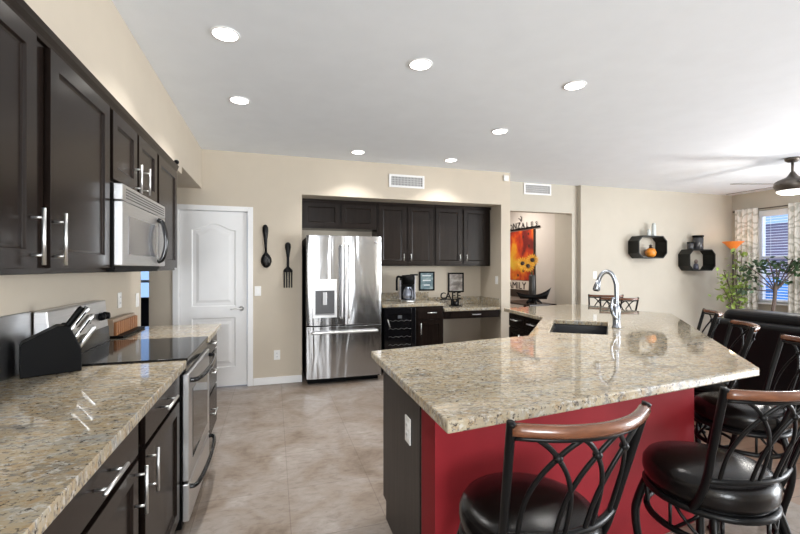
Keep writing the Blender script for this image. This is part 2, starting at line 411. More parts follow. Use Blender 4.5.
# ------------------------------------------------------------------ cabinets
def panel_door(w, h, t=.02, s=.055, r=.011, lip=.012):
    m = MB(); R = [(0, 0), (s, 0), (s+lip*.35, r*.8), (s+lip, r)]
    vs = []
    for k, y in R: vs += [(k, y, k), (w-k, y, k), (w-k, y, h-k), (k, y, h-k)]
    n = len(R); vs += [(0, t, 0), (w, t, 0), (w, t, h), (0, t, h)]
    fs = []
    for r_ in range(n-1):
        for i in range(4): fs.append((r_*4+i, r_*4+(i+1) % 4, (r_+1)*4+(i+1) % 4, (r_+1)*4+i))
    fs.append(tuple((n-1)*4+i for i in range(4)))
    B_ = n*4
    for i in range(4): fs.append((i, B_+i, B_+(i+1) % 4, (i+1) % 4))
    fs.append((B_+3, B_+2, B_+1, B_))
    return m.add(vs, fs)
def bar_handle(L, vert, off=.034, r=.006):
    m = MB(); a = L/2; p = a*.66
    if vert:
        m.tube([(0, -off, -a), (0, -off, a)], r, 10, up=(1, 0, 0))
        for q in (-p, p): m.tube([(0, 0, q), (0, -off, q)], r*.75, 8)
    else:
        m.tube([(-a, -off, 0), (a, -off, 0)], r, 10)
        for q in (-p, p): m.tube([(q, 0, 0), (q, -off, 0)], r*.75, 8)
    return m
def front(name, par, x0, x1, z0, z1, hd=None, slab=False, s=.055, mat=None):
    # hd = (vertical?, x, z, length) in cabinet coordinates
    mat = mat or M['cab']
    m = MB().box(0, x1-x0, 0, .02, 0, z1-z0) if slab else panel_door(x1-x0, z1-z0, s=s)
    o = m.build(name, mat, par, .003 if slab else .0015, loc=(x0, -.021, z0))
    if hd: bar_handle(hd[3], hd[0], r=hd[4] if len(hd) > 4 else .006).build('handle', M['chrome'], o, loc=(hd[1]-x0, 0, hd[2]-z0))
    return o
def base_body(w, d, h=.872, toe=.1):
    return MB().box(0, w, 0, d, toe, h).box(.002, w-.002, .07, d, 0.001, toe)
L90 = PI/2
# wall cabinets on the left
def upper(y0, y1, z0, z1, label, doors, dark=False):
    t = thing('wall_cabinet', label, 'cabinet', (-.762, y0, z0), L90, 'dark wall cabinets over the range wall')
    MB().box(0, y1-y0, 0, .336, 0, z1-z0).build('body', M['cab'], t, .002)
    for a, c, q0, q1, hd in doors:
        front('door', t, a-y0, c-y0, q0-z0, q1-z0, (True, hd[0]-y0, hd[1]-z0, hd[2]) if hd else None, s=.06)
    return t
upper(1.06, 2.288, 1.372, 2.165, 'tall double wall cabinet nearest the camera over the left counter', [(1.085, 1.640, 1.392, 2.160, (1.607, 1.495, .185)), (1.728, 2.272, 1.392, 2.160, (1.752, 1.495, .185))])
upper(2.296, 3.122, 1.812, 2.165, 'short double wall cabinet above the microwave', [(2.314, 2.683, 1.826, 2.160, (2.640, 1.892, .16)), (2.717, 3.104, 1.826, 2.160, (2.80, 1.905, .16))])
upper(3.130, 3.715, 1.372, 2.165, 'single wall cabinet beyond the microwave at the wall end', [(3.153, 3.700, 1.392, 2.160, None)])
prof = [(0, 0), (.022, 0), (.026, .012), (.034, .032), (.040, .052), (0, .052)]
m = MB(); n = len(prof)
vs = [(-.775+p, 1.055, 2.1665+z) for p, z in prof]+[(-.775+p, 3.72+p*.5, 2.1665+z) for p, z in prof]
m.add(vs, [tuple(range(n)), tuple(range(2*n-1, n-1, -1))]+[(i, (i+1) % n, n+(i+1) % n, n+i) for i in range(n)])
struct(m.build('trim_2', M['cab']), 'dark crown moulding along the left wall cabinets', 'trim')
# lower left
t = thing('base_cabinet', 'dark base cabinet under the near left granite counter', 'cabinet', (-.476, .98, 0), L90)
base_body(1.36, .62).build('body', M['cab'], t, .002)
for a, c, hx in ((1.03, 1.66, 1.628), (1.743, 2.325, 1.778)):
    front('drawer', t, a-.98, c-.98, .735, .862, (False, (a+c)/2-.98, .80, .18), slab=True)
    front('door', t, a-.98, c-.98, .115, .715, (True, hx-.98, .622, .165))
t = thing('base_cabinet', 'dark three drawer base cabinet beyond the range', 'cabinet', (-.476, 3.105, 0), L90)
base_body(.69, .62).build('body', M['cab'], t, .002)
for z0, z1 in ((.735, .862), (.44, .715), (.115, .42)): front('drawer', t, .025, .665, z0, z1, (False, .345, (z0+z1)/2+.02, .16), slab=True)
def slab(name, poly, z0, z1, mat, label, group=None, holes=(), bev=.006):
    bm = bmesh.new(); edges = []
    for lp in (poly, *holes):
        vs = [bm.verts.new((x, y, z1)) for x, y in lp]
        edges += [bm.edges.new((vs[i], vs[(i+1) % len(vs)])) for i in range(len(vs))]
    bmesh.ops.triangle_fill(bm, edges=edges, use_beauty=True)
    r = bmesh.ops.extrude_face_region(bm, geom=bm.faces[:])
    bmesh.ops.translate(bm, vec=(0, 0, z0-z1), verts=[v for v in r['geom'] if isinstance(v, bmesh.types.BMVert)])
    bmesh.ops.recalc_face_normals(bm, faces=bm.faces)
    me = bpy.data.meshes.new(name); bm.to_mesh(me); bm.free(); me.materials.append(mat)
    o = bpy.data.objects.new(name, me); COL.objects.link(o)
    bv = o.modifiers.new('bevel', 'BEVEL'); bv.width = bev; bv.segments = 2; bv.limit_method = 'ANGLE'; bv.angle_limit = .6
    return tag(o, label, 'countertop', group)
slab('countertop', [(-1.097, .3), (-.43, .3), (-.43, 2.368), (-1.097, 2.368)], .874, .914, M['granite2'], 'polished granite counter at lower left holding the knife block')
slab('countertop', [(-1.097, 3.102), (-.425, 3.102), (-.425, 3.815), (-1.097, 3.815)], .874, .914, M['granite2'], 'short granite counter on the far side of the range')

# ------------------------------------------------------------------ range
t = thing('range', 'stainless electric range with black glass cooktop between the left counters', 'stove', (-.455, 2.375, 0), L90)
w = .720
MB().box(0, w, .0, .635, .03, .902).build('body', M['blackp'], t, .003)
for x in (.04, w-.08):
    for y in (.05, .55): MB().lathe([(.018, .001), (.018, .03)], 10, Matrix.Translation((x+.02, y, 0))).build('foot', M['blackp'], t)
MB().box(0, w, -.028, .56, .904, .922).build('cooktop', M['blackg'], t, .004)
MB().box(.004, w-.004, -.020, -.001, .845, .902).build('control_strip', M['blackg'], t, .003)
od = MB().box(.004, w-.004, -.035, -.001, .275, .838).build('oven_door', M['steel'], t, .006)
MB().box(.10, w-.10, -.037, -.0352, .36, .735).build('oven_window', M['glassblk'], od, .0008)
def bow(L, out, r): return MB().tube(cr([(0, 0, 0), (.015, -out*.6, .0), (L*.18, -out*.93, 0), (L*.5, -out*1.08, 0), (L*.82, -out*.93, 0), (L-.015, -out*.6, 0), (L, 0, 0)], 6), r, 10)
bow(w-.06, .055, .013).build('handle', M['blackg'], od, loc=(.03, -.035, .80))
dr = MB().box(.004, w-.004, -.035, -.001, .065, .262).build('storage_drawer', M['steel'], t, .006)
bow(w-.04, .05, .012).build('handle', M['blackg'], dr, loc=(.02, -.035, .243))
g = MB(); g.add([(0, .555, .922), (w, .555, .922), (w, .578, 1.185), (0, .578, 1.185), (0, .635, .922), (w, .635, .922), (w, .635, 1.185), (0, .635, 1.185)], [(0, 1, 2, 3), (4, 7, 6, 5), (0, 4, 5, 1), (3, 2, 6, 7), (0, 3, 7, 4), (1, 5, 6, 2)])
bg = g.build('backguard', M['steel'], t, .006)
MB().add([(.0, .5545, .925), (w, .5545, .925), (w, .562, 1.02), (0, .562, 1.02), (0, .56, .925), (w, .56, .925), (w, .568, 1.02), (0, .568, 1.02)], [(0, 1, 2, 3), (4, 7, 6, 5), (0, 4, 5, 1), (3, 2, 6, 7), (0, 3, 7, 4), (1, 5, 6, 2)]).build('lower_strip', M['blackg'], bg)
for x in (.06, .13, w-.125, w-.055):
    MB().lathe([(.024, 0), (.024, .012), (.019, .03), (.0, .032)], 18, Matrix.Translation((x, .569, 1.09)) @ Matrix.Rotation(PI/2, 4, 'X')).build('knob', M['blackp'], bg)
MB().box(.25, .47, .5675, .5725, 1.06, 1.12).build('display', M['blackg'], bg)
tag(MB().box(-1.0985, -1.091, 1.55, 2.365, .916, 1.188).build('splash_panel', steel('dark_steel', (.40, .40, .405), .34, .003, (3, 3, 3)), bevel=.002), 'steel splash panel on the wall behind the knife block', 'panel')

# ------------------------------------------------------------------ microwave
t = thing('microwave', 'stainless over the range microwave with black bowed handle', 'microwave', (-.738, 2.298, 1.385), L90)
w = .824
MB().box(.0, w, .0, .35, .0, .42).build('body', M['blackp'], t, .003)
MB().box(.004, w-.004, -.008, 0.0, .0, .012).box(.02, w-.02, 0, .3, -.014, -.001).build('underside', M['blackp'], t)
md = MB().box(.0, w, -.040, -.001, .018, .335).build('door', M['steel'], t, .006)
MB().box(.09, .60, -.0425, -.0402, .075, .27).build('door_window', plain('microwave_window', (.26, .26, .27), .12, .6), md, .001)
MB().box(.655, .80, -.0425, -.0402, .05, .31).build('control_panel', plain('microwave_panel', (.30, .30, .31), .2, .5), md, .001)
MB().tube(cr([(.635, -.04, .045), (.635, -.07, .07), (.635, -.088, .175), (.635, -.07, .285), (.635, -.04, .31)], 8), .014, 10, up=(1, 0, 0)).build('handle', M['blackg'], md)
g = MB().box(0, w, -.040, -.001, .338, .418)
gv = g.build('vent_grille', M['steel'], t, .004)
s = MB()
for k in range(4):
    for j in range(24): s.box(.05+j*.031, .05+j*.031+.024, -.0425, -.0402, .352+k*.014, .352+k*.014+.006)
s.build('vent_slots', plain('vent_dark', (.12, .12, .12), .5), gv)

# ------------------------------------------------------------------ left counter objects
kr = math.atan2(.124, .244)
t = thing('knife_block', 'black slanted knife block with steel handled knives on the left counter', 'knife block', (-.850, 2.262, .916), kr)
def xz(poly, y0, y1):
    n = len(poly); return MB().add([(x, y0, z) for x, z in poly]+[(x, y1, z) for x, z in poly], [tuple(range(n)), tuple(range(2*n-1, n-1, -1))]+[(i, n+i, n+(i+1) % n, (i+1) % n) for i in range(n)])
xz([(0, 0), (0, .10), (-.004, .112), (-.045, .21), (-.085, .215), (-.205, .150), (-.212, .135), (-.212, 0)], -.0, .098).build('block', M['blackp'], t, .004)
MB().box(.0003, .0015, .03, .065, .03, .055).build('maker_plate', M['chrome'], t)
dirv = Vector((.55, .0, .83)).normalized()
def knife(x, y, z, L, r, mat, nm='knife_handle'):
    p = Vector((x, y, z)); m = MB().tube([p, p+dirv*L*.1, p+dirv*L*.5, p+dirv*L*.9, p+dirv*L], r, 8, up=(0, 1, 0), scale=[.9, 1, 1.05, 1.1, .8], ry=r*.7)
    return m.build(nm, mat, t)
for x, y, L in ((-.040, .012, .125), (-.024, .022, .125), (-.042, .05, .12), (-.022, .052, .13), (-.020, .080, .12)):
    z = .112+(-.004-x)*(.098/.041)-.012
    hnd = knife(x, y, z, L, .0105, M['chrome'])
    MB().tube([Vector((x, y, z))+dirv*L*.25+Vector((0, -.0085, 0)), Vector((x, y, z))+dirv*L*.8+Vector((0, -.0085, 0))], .0035, 6, up=(0, 1, 0)).build('grip_inlay', M['blackp'], hnd)
knife(-.052, .032, .205, .105, .013, M['blackp'], 'sharpener_handle')
knife(-.004, .07, .098, .115, .011, M['chrome'])
t = thing('spice_rack', 'low wooden slatted rack against the wall past the cooktop', 'rack', (-1.09, 3.21, .916), 0)
MB().box(.0, .12, .0, .50, .0, .014).build('tray', M['blackp'], t, .002)
s = MB(); s.box(.02, .055, .02, .48, .015, .125)
s.build('back_board', plain('rack_board', (.40, .30, .22), .5), t, .002)
s = MB()
for k in range(11): s.box(.056, .075, .024+k*.042, .024+k*.042+.03, .015, .105)
s.build('slat_front', woodmat('rack_wood', (.30, .12, .045), (.46, .21, .09), .45), t, .003)

# ------------------------------------------------------------------ fridge
t = thing('refrigerator', 'stainless french door refrigerator with ice dispenser in the wall niche', 'refrigerator', (.372, 4.93, 0))
w = .905
MB().box(0, w, .075, .80, .045, 1.755).build('body', M['blackp'], t, .004)
MB().box(.02, w-.02, .10, .76, .001, .044).build('base_grille', M['blackp'], t)
for q in (.02, w-.14): MB().box(q, q+.12, .072, .17, 1.757, 1.775).build('hinge_cover', M['blackp'], t, .003)
def curved_door(x0, x1, z0, z1, bulge=.016, notch=None):
    m = MB(); n = 12; vs = []; fs = []
    for k in range(n+1):
        u = k/n; x = x0+(x1-x0)*u; y = -bulge*(1-(2*u-1)**4)
        vs += [(x, y, z0), (x, y, z1)]
    for k in range(n): fs.append((2*k, 2*k+2, 2*k+3, 2*k+1))
    b0 = len(vs); vs += [(x0, .07, z0), (x0, .07, z1), (x1, .07, z0), (x1, .07, z1)]
    fs += [(b0, b0+1, b0+3, b0+2), (0, 1, b0+1, b0), (2*n, b0+2, b0+3, 2*n+1), tuple([2*k for k in range(n+1)]+[b0+2, b0]), tuple([2*k+1 for k in range(n, -1, -1)]+[b0+1, b0+3])]
    m.add(vs, fs); return m
mid = .452
ld = curved_door(.0, mid-.002, .705, 1.775).build('left_door', M['fridge'], t, .003)
rd = curved_door(mid+.002, w, .705, 1.775).build('right_door', M['fridge'], t, .003)
fd = curved_door(.0, w, .075, .692).build('freezer_drawer', M['fridge'], t, .003)
for par, x in ((ld, mid-.042), (rd, mid+.042)):
    MB().tube(cr([(x, -.016, .79), (x, -.055, .80), (x, -.06, .85), (x, -.06, 1.22), (x, -.06, 1.60), (x, -.055, 1.65), (x, -.016, 1.66)], 5), .013, 10, up=(1, 0, 0)).build('handle', M['steel'], par)
MB().tube(cr([(.06, -.014, .625), (.065, -.055, .625), (.12, -.06, .625), (.45, -.062, .625), (.785, -.06, .625), (.84, -.055, .625), (.845, -.014, .625)], 5), .014, 10).build('handle', M['steel'], fd)
dp = MB(); X0, X1, Z0, Z1 = .075, .355, .80, 1.255; a0, a1, c0, c1 = .10, .325, .835, 1.12
dp.box(X0, a0, -.021, -.012, Z0, Z1); dp.box(a1, X1, -.021, -.012, Z0, Z1); dp.box(a0, a1, -.021, -.012, Z0, c0); dp.box(a0, a1, -.021, -.012, c1, Z1)
dp = dp.build('dispenser', M['steel'], ld)
MB().box(a0, a1, -.0185, -.0165, c0, c1).build('dispenser_recess', plain('dispenser_grey', (.10, .10, .105), .35, .4), dp)
MB().box(.185, .235, -.030, -.019, .95, 1.10).build('dispenser_paddle', plain('paddle_grey', (.55, .55, .56), .3, .6), dp, .004)
MB().box(a0+.005, a1-.005, -.045, -.019, c0-.002, c0+.012).build('drip_tray', plain('drip_grey', (.3, .3, .31), .3, .8), dp, .003)
MB().lathe([(.016, 0), (.016, .003), (.0, .004)], 18, Matrix.Translation((w-.075, -.0155, 1.70)) @ Matrix.Rotation(PI/2, 4, 'X')).build('badge', plain('badge_grey', (.45, .45, .46), .3, .8), rd)

# ------------------------------------------------------------------ niche cabinets
def nupper(x0, x1, z0, label, doors):
    t = thing('wall_cabinet', label, 'cabinet', (x0, 5.44, z0), 0, 'dark wall cabinets in the back niche')
    H = 2.279-z0
    MB().box(0, x1-x0, 0, .315, 0, H).box(0, x1-x0, -.03, 0, H-.035, H).build('body', M['cab'], t, .002)
    for a, c, hx in doors:
        front('door', t, a-x0, c-x0, .022, H-.042, (True, hx-x0, .12, .10, .005) if hx else None, s=.055)
nupper(.345, 1.345, 1.905, 'short double cabinet above the refrigerator', [(.375, .832, None), (.862, 1.315, None)])
nupper(1.350, 2.178, 1.415, 'tall double wall cabinet next to the refrigerator', [(1.375, 1.752, 1.72), (1.79, 2.160, 1.825)])
nupper(2.182, 3.075, 1.415, 'tall double wall cabinet against the right end of the niche', [(2.205, 2.60, 2.57), (2.64, 3.02, 2.675)])
t = thing('base_cabinet', 'dark base cabinet between wine cooler and desk', 'cabinet', (1.818, 5.175, 0))
base_body(.395, .57).build('body', M['cab'], t, .002)
front('drawer', t, .02, .375, .705, .855, (False, .21, .79, .13), slab=True)
front('door', t, .02, .375, .115, .69, (True, .055, .58, .15))
t = thing('wine_cooler', 'black glass front wine cooler beside the refrigerator', 'wine cooler', (1.372, 5.175, 0))
MB().box(0, .435, .0, .56, .04, .868).build('body', M['blackp'], t, .003)
MB().box(.02, .415, .03, .5, .001, .039).build('base_grille', M['blackp'], t)
dd = MB(); dd.box(.003, .06, -.03, -.001, .06, .862); dd.box(.375, .432, -.03, -.001, .06, .862); dd.box(.06, .375, -.03, -.001, .06, .12); dd.box(.06, .375, -.03, -.001, .79, .862)
dd = dd.build('door', M['blackg'], t, .003)
MB().box(.06, .375, -.014, -.008, .12, .79).build('door_glass', M['blackg'], dd)
for k in range(6):
    m = MB(); z = .17+k*.105
    m.tube([(.065+.305*q/24, -.016, z+.007*math.sin(q*1.05)) for q in range(25)], .0028, 6)
    m.build('rack', plain('rack_wire', (.16, .16, .16), .35, .8) if k == 0 else bpy.data.materials['rack_wire'], dd)
MB().tube([(.045, -.030, .72), (.075, -.045, .62)], .007, 8).build('handle', M['chrome'], dd)
MB().box(.19, .245, -.0165, -.0142, .725, .765).build('display', plain('cooler_display', (.12, .13, .14), .3), dd)
slab('countertop', [(1.345, 5.148), (2.215, 5.148), (2.215, 5.738), (1.345, 5.738)], .874, .914, M['granite'], 'granite counter with the coffee maker beside the refrigerator')
slab('countertop', [(2.218, 5.148), (3.088, 5.148), (3.088, 5.738), (2.218, 5.738)], .795, .835, M['granite'], 'lower granite desk top in the niche')
tag(MB().box(1.345, 2.215, 5.739, 5.758, .9145, 1.03).build('backsplash', M['granite'], bevel=.003), 'granite backsplash strip behind the coffee maker', 'backsplash')
tag(MB().box(2.218, 3.068, 5.739, 5.758, .8355, .95).box(3.068, 3.088, 5.17, 5.758, .8355, .95).build('backsplash', M['granite'], bevel=.003), 'granite backsplash strip around the desk corner', 'backsplash')
t = thing('desk_drawer', 'dark pencil drawer mounted under the desk top', 'drawer', (2.22, 5.178, .69))
MB().box(0, .865, .0, .5, .0, .104).build('body', M['cab'], t, .002)
front('drawer_front', t, .09, .85, .004, .100, (False, .47, .055, .13), slab=True)

# coffee maker
t = thing('coffee_maker', 'black and silver drip coffee maker on the niche counter', 'coffee maker', (1.79, 5.42, .916))
MB().lathe([(.095, 0), (.098, .01), (.095, .028), (.07, .03)], 28, Matrix.Diagonal((1, 1.15, 1, 1))).build('base', M['steel'], t)
MB().box(-.085, .085, .055, .14, .03, .36).build('tower', M['blackp'], t, .015)
MB().box(-.095, -.088, .05, .14, .03, .30).box(.088, .097, -.02, .14, .03, .37).build('side_trim', plain('silver_plastic', (.6, .6, .66), .3, .6), t, .003)
MB().lathe([(.06, .235), (.088, .25), (.095, .33), (.09, .37), (.0, .378)], 24).build('brew_head', M['blackp'], t)
MB().box(.04, .13, -.04, .05, .365, .385).build('lid_tab', M['blackp'], t, .005)
cf = MB().lathe([(.05, .032), (.072, .05), (.078, .10), (.062, .17), (.045, .20), (.05, .21)], 24).build('carafe', plain('carafe_glass', (.30, .32, .38), .06, .5), t)
MB().tube(cr([(.0, -.075, .06), (.0, -.125, .07), (0, -.13, .16), (0, -.06, .195)], 6), .009, 8).build('carafe_handle', M['blackp'], cf)
MB().tube(cr([(-.09, 0, .34), (-.15, 0, .35), (-.165, 0, .30), (-.165, 0, .16)], 6), .016, 8).build('side_handle', M['blackp'], t)
# framed pictures
def artmat(name, stops, sc):
    m, nt, b = nmat(name); n = noise(nt, mapping(nt, (1, 1, 1.6)), sc, 4, .6)
    nt.links.new(ramp(nt, n, stops).outputs['Color'], b.inputs['Base Color']); b.inputs['Roughness'].default_value = .3
    return m
def framed(x, z, w, h, label, art, lean, y):
    t = thing('picture_frame', label, 'picture', (x, y, z)); t.rotation_euler = (lean, 0, 0)
    f = MB(); b_ = .022
    f.box(0, b_, 0, .02, 0, h); f.box(w-b_, w, 0, .02, 0, h); f.box(b_, w-b_, 0, .02, 0, b_); f.box(b_, w-b_, 0, .02, h-b_, h)
    f.build('frame', M['blackp'], t, .002)
    MB().box(b_, w-b_, .010, .016, b_, h-b_).build('print', art, t)
    return t
a1 = artmat('print_teal', [(.3, (.07, .13, .16)), (.5, (.16, .25, .28)), (.7, (.36, .45, .46))], 9)
a2 = artmat('print_grey', [(.3, (.16, .14, .13)), (.5, (.36, .32, .30)), (.7, (.62, .59, .56))], 9)
t = framed(2.068, 1.048, .245, .285, 'black framed teal print hanging left over the niche counter', a1, 0, 5.738)
m = MB()
for k, (q0, q1) in enumerate(((.05, .19), (.06, .185), (.075, .17))): m.box(q0, q1, .0085, .0098, .215-k*.07, .232-k*.07)
m.build('print_lettering', plain('print_pale', (.75, .80, .80), .5), t)
t = framed(2.535, 1.015, .26, .30, 'black framed grey print hanging right over the desk', a2, 0, 5.738)
m = MB(); m.box(.06, .20, .0085, .0098, .12, .135); m.box(.07, .19, .0085, .0098, .15, .158)
m.build('print_lettering', plain('print_dark', (.12, .11, .10), .5), t)
# CAFE letters
t = thing('word_sign', 'black letters spelling CAFE on a small black stand on the desk', 'sign', (2.33, 5.45, .8365))
for k, ch in enumerate('CAFE'):
    text_mesh(ch, .135, .010, 'letter', M['blackp'], t, (-.005+k*.082, 0, .106), (PI/2, 0, 0), sx=.95)
MB().box(-.05, .30, -.012, .012, .094, .105).build('bar', M['blackp'], t, .002)
p = MB(); p.box(.10, .28, -.05, .05, .001, .012); p.box(.125, .16, -.02, .02, .012, .095); p.box(.205, .24, -.02, .02, .012, .095)
p.build('stand', M['blackp'], t, .003)
MB().lathe([(.022, .0125), (.03, .03), (.032, .07), (.027, .07), (.02, .03), (.0, .02)], 16, Matrix.Translation((.182, -.02, 0))).build('cup', M['blackg'], t)

# ------------------------------------------------------------------ wall fittings
def plate(x, y, z, rot, label, kind, w=.072, h=.115):
    t = thing('light_switch' if kind == 's' else 'wall_outlet', label, 'switch' if kind == 's' else 'outlet', (x, y, z), rot)
    MB().box(-w/2, w/2, -.006, 0, -h/2, h/2).build('cover_plate', M['plate'], t, .002)
    if kind == 's': MB().box(-.016, .016, -.010, -.0062, -.033, .033).build('rocker', M['white'], t, .002)
    else:
        for q in (-.022, .022):
            r = MB().box(-.017, .017, -.009, -.0062, q-.015, q+.015).build('socket', M['white'], t, .003)
            MB().box(-.008, -.005, -.0095, -.0091, q-.004, q+.006).box(.005, .008, -.0095, -.0091, q-.004, q+.006).build('slots', M['blackp'], r)
    return t
plate(-.175, 5.149, 1.115, 0, 'white switch plate below the giant wall spoon', 's')
plate(.043, 5.149, .345, 0, 'white outlet low on the wall beside the refrigerator', 'o')
plate(3.089, 5.27, 1.21, -L90, 'white switch on the right inner side of the niche', 's')
plate(5.10, 5.569, 1.27, 0, 'white switch on the living wall behind the faucet', 's')
plate(-1.099, 3.55, 1.15, L90, 'white outlet on range wall just left of the wall end switch', 'o')
plate(-1.099, 3.97, 1.12, L90, 'white switch on range wall at the wall end', 's')
tag(MB().box(3.12, 3.20, 5.125, 5.149, 2.62, 2.70).build('motion_sensor', M['plate'], bevel=.006), 'small white sensor high on the pier beside the niche', 'sensor')
tag(MB().box(8.235, 8.269, 5.40, 5.49, 2.27, 2.36).build('wall_speaker', M['plate'], bevel=.006), 'small white box on window wall beside the curtain rod end', 'sensor')
tag(MB().sphere((-.762, 3.78, 2.262), .020, 12).build('motion_detector', M['blackp']), 'small dark round detector on the end of the left soffit', 'sensor')
def vent(x0, x1, y, z0, z1, label):
    t = thing('air_vent', label, 'vent', ((x0+x1)/2, y, z0)); w = (x1-x0)/2; h = z1-z0
    f = MB(); e = .028
    f.box(-w, -w+e, -.012, 0, 0, h); f.box(w-e, w, -.012, 0, 0, h); f.box(-w+e, w-e, -.012, 0, 0, e); f.box(-w+e, w-e, -.012, 0, h-e, h)
    f.build('frame', M['white'], t, .003)
    MB().box(-w+e, w-e, -.003, -.001, e, h-e).build('backing', plain('vent_backing', (.20, .20, .20), .7), t)
    s = MB(); n = int((2*w-2*e)/.02)
    for k in range(n): s.box(-w+e+k*.02, -w+e+k*.02+.008, -.010, -.004, e, h-e)
    for q in range(3): s.box(-w+e, w-e, -.011, -.0101, e+(h-2*e)*(q+1)/4-.003, e+(h-2*e)*(q+1)/4+.003)
    s.build('louvers', plain('vent_louver', (.62, .62, .62), .5), t)
vent(1.435, 1.925, 5.149, 2.44, 2.61, 'white air vent above the niche cabinets')
vent(3.79, 4.30, 5.649, 2.555, 2.735, 'white air vent above the hallway opening')
# spoon and fork
t = tag(bpy.data.objects.new('wall_spoon', None), 'giant black wooden spoon on the wall beside the door', 'spoon'); COL.objects.link(t); t.location = (-.078, 5.146, 1.39)
t.rotation_euler = (0, math.radians(-1.5), 0)
b = MB(); N = 20
def flat_shape(widths, y0=-.022, y1=0):
    vs = []; fs = []
    for (z, wd) in widths: vs += [(-wd, y1, z), (-wd*.7, y0, z), (wd*.7, y0, z), (wd, y1, z)]
    n = len(widths)
    for i in range(n-1):
        for j in range(4): fs.append((4*i+j, 4*i+(j+1) % 4, 4*i+4+(j+1) % 4, 4*i+4+j))
    fs += [(0, 1, 2, 3), tuple(4*(n-1)+j for j in (3, 2, 1, 0))]
    return MB().add(vs, fs, True)
flat_shape([(.0, .008), (.006, .025), (.03, .048), (.07, .062), (.11, .060), (.15, .042), (.175, .022), (.19, .014)]).build('bowl', M['blackm'], t)
flat_shape([(.185, .014), (.26, .015), (.36, .024), (.44, .034), (.48, .033), (.505, .022), (.512, .008)], -.018).build('handle', M['blackm'], t)
MB().lathe([(.045, 0), (.04, .003), (.0, .006)], 20, Matrix.Translation((0, -.0225, .085)) @ Matrix.Diagonal((.85, 1, 1.25, 1)) @ Matrix.Rotation(PI/2, 4, 'X')).build('bowl_hollow', plain('spoon_hollow', (.02, .02, .021), .25), t)
t = thing('wall_fork', 'giant black wooden fork on the wall near the refrigerator', 'fork', (.170, 5.146, 1.148))
flat_shape([(.19, .052), (.20, .056), (.22, .050), (.245, .024), (.26, .015), (.36, .016), (.45, .028), (.49, .036), (.525, .034), (.545, .022), (.55, .008)], -.018).build('handle', M['blackm'], t)
for k in range(4):
    x = -.0435+k*.029
    flat_shape([(.0, .004), (.01, .008), (.20, .0095)], -.016).build('tine', M['blackm'], t, loc=(x, 0, 0))

# ------------------------------------------------------------------ island
ctop = [(.537, 2.31), (.518, 1.178), (2.228, 1.375), (3.97, 3.26), (3.87, 3.55), (3.87, 4.50), (2.607, 4.29), (2.494, 3.40), (1.72, 2.51), (1.318, 2.462)]
hole = [(2.482, 3.205), (2.818, 2.925), (2.285, 2.372), (1.962, 2.592)]
slab('countertop', ctop, .874, .914, M['granite'], 'large angled granite island top with the sink', holes=(hole,), bev=.007)
t = thing('kitchen_island', 'red walled kitchen island base under the big granite top', 'island', (0, 0, 0))
pw = [(.60, 1.485), (2.20, 1.675), (3.42, 2.985), (3.56, 3.30), (3.56, 4.22), (3.42, 4.20), (3.42, 3.32), (3.30, 3.06), (2.14, 1.825), (.60, 1.64)]
MB().prism(pw, .001, .872).build('red_wall', M['red'], t, .003)
MB().prism([(.599, 1.482), (.665, 1.490), (.665, 1.4955), (.599, 1.4875)], .001, .872).build('corner_strip', M['red'], t)
MB().prism([(.602, 1.642), (2.13, 1.83), (3.28, 3.06), (3.40, 3.33), (3.40, 3.38), (2.56, 3.36), (1.70, 2.42), (1.32, 2.38), (.602, 2.25)], .1, .70).prism([(.602, 1.642), (2.13, 1.83), (3.28, 3.06), (3.40, 3.33), (3.40, 3.38), (2.62, 3.36), (1.76, 2.35), (1.34, 2.30), (.602, 2.17)], .001, .1).build('carcass', M['cab'], t)
# upper band of the carcass, open over the sink bowl
MB().prism([(.602, 1.642), (2.13, 1.83), (2.0, 2.30), (1.70, 2.42), (1.32, 2.38), (.602, 2.25)], .70, .872).prism([(2.24, 1.97), (3.28, 3.06), (3.40, 3.33), (3.40, 3.38), (3.05, 3.37), (3.05, 2.95), (2.35, 2.22)], .70, .872).build('upper_carcass', M['cab'], t)
MB().add([(.598, 1.660, .001), (.598, 2.20, .001), (.598, 2.20, .1), (.598, 2.262, .1), (.598, 2.262, .872), (.598, 1.660, .872), (.601, 1.660, .001), (.601, 2.20, .001), (.601, 2.20, .1), (.601, 2.262, .1), (.601, 2.262, .872), (.601, 1.660, .872)],
         [(0, 1, 2, 3, 4, 5), (11, 10, 9, 8, 7, 6)]+[(i, 6+i, 6+(i+1) % 6, (i+1) % 6) for i in range(6)]).build('end_panel', M['endpanel'], t)
plate(.597, 1.805, .645, -L90, 'white outlet on the dark end panel of the island', 'o', h=.12)
# back arm cabinet
ang = math.atan2(-.85, -.117)
t = thing('base_cabinet', 'dark drawer cabinet under the far arm of the island top', 'cabinet', (2.668, 4.255, 0), ang)
base_body(.82, .72).build('body', M['cab'], t, .002)
for a in (.02, .42):
    front('drawer', t, a, a+.38, .715, .862, (False, a+.19, .80, .15), slab=True)
    front('door', t, a, a+.38, .115, .70, (True, a+(.33 if a < .1 else .05), .58, .15))
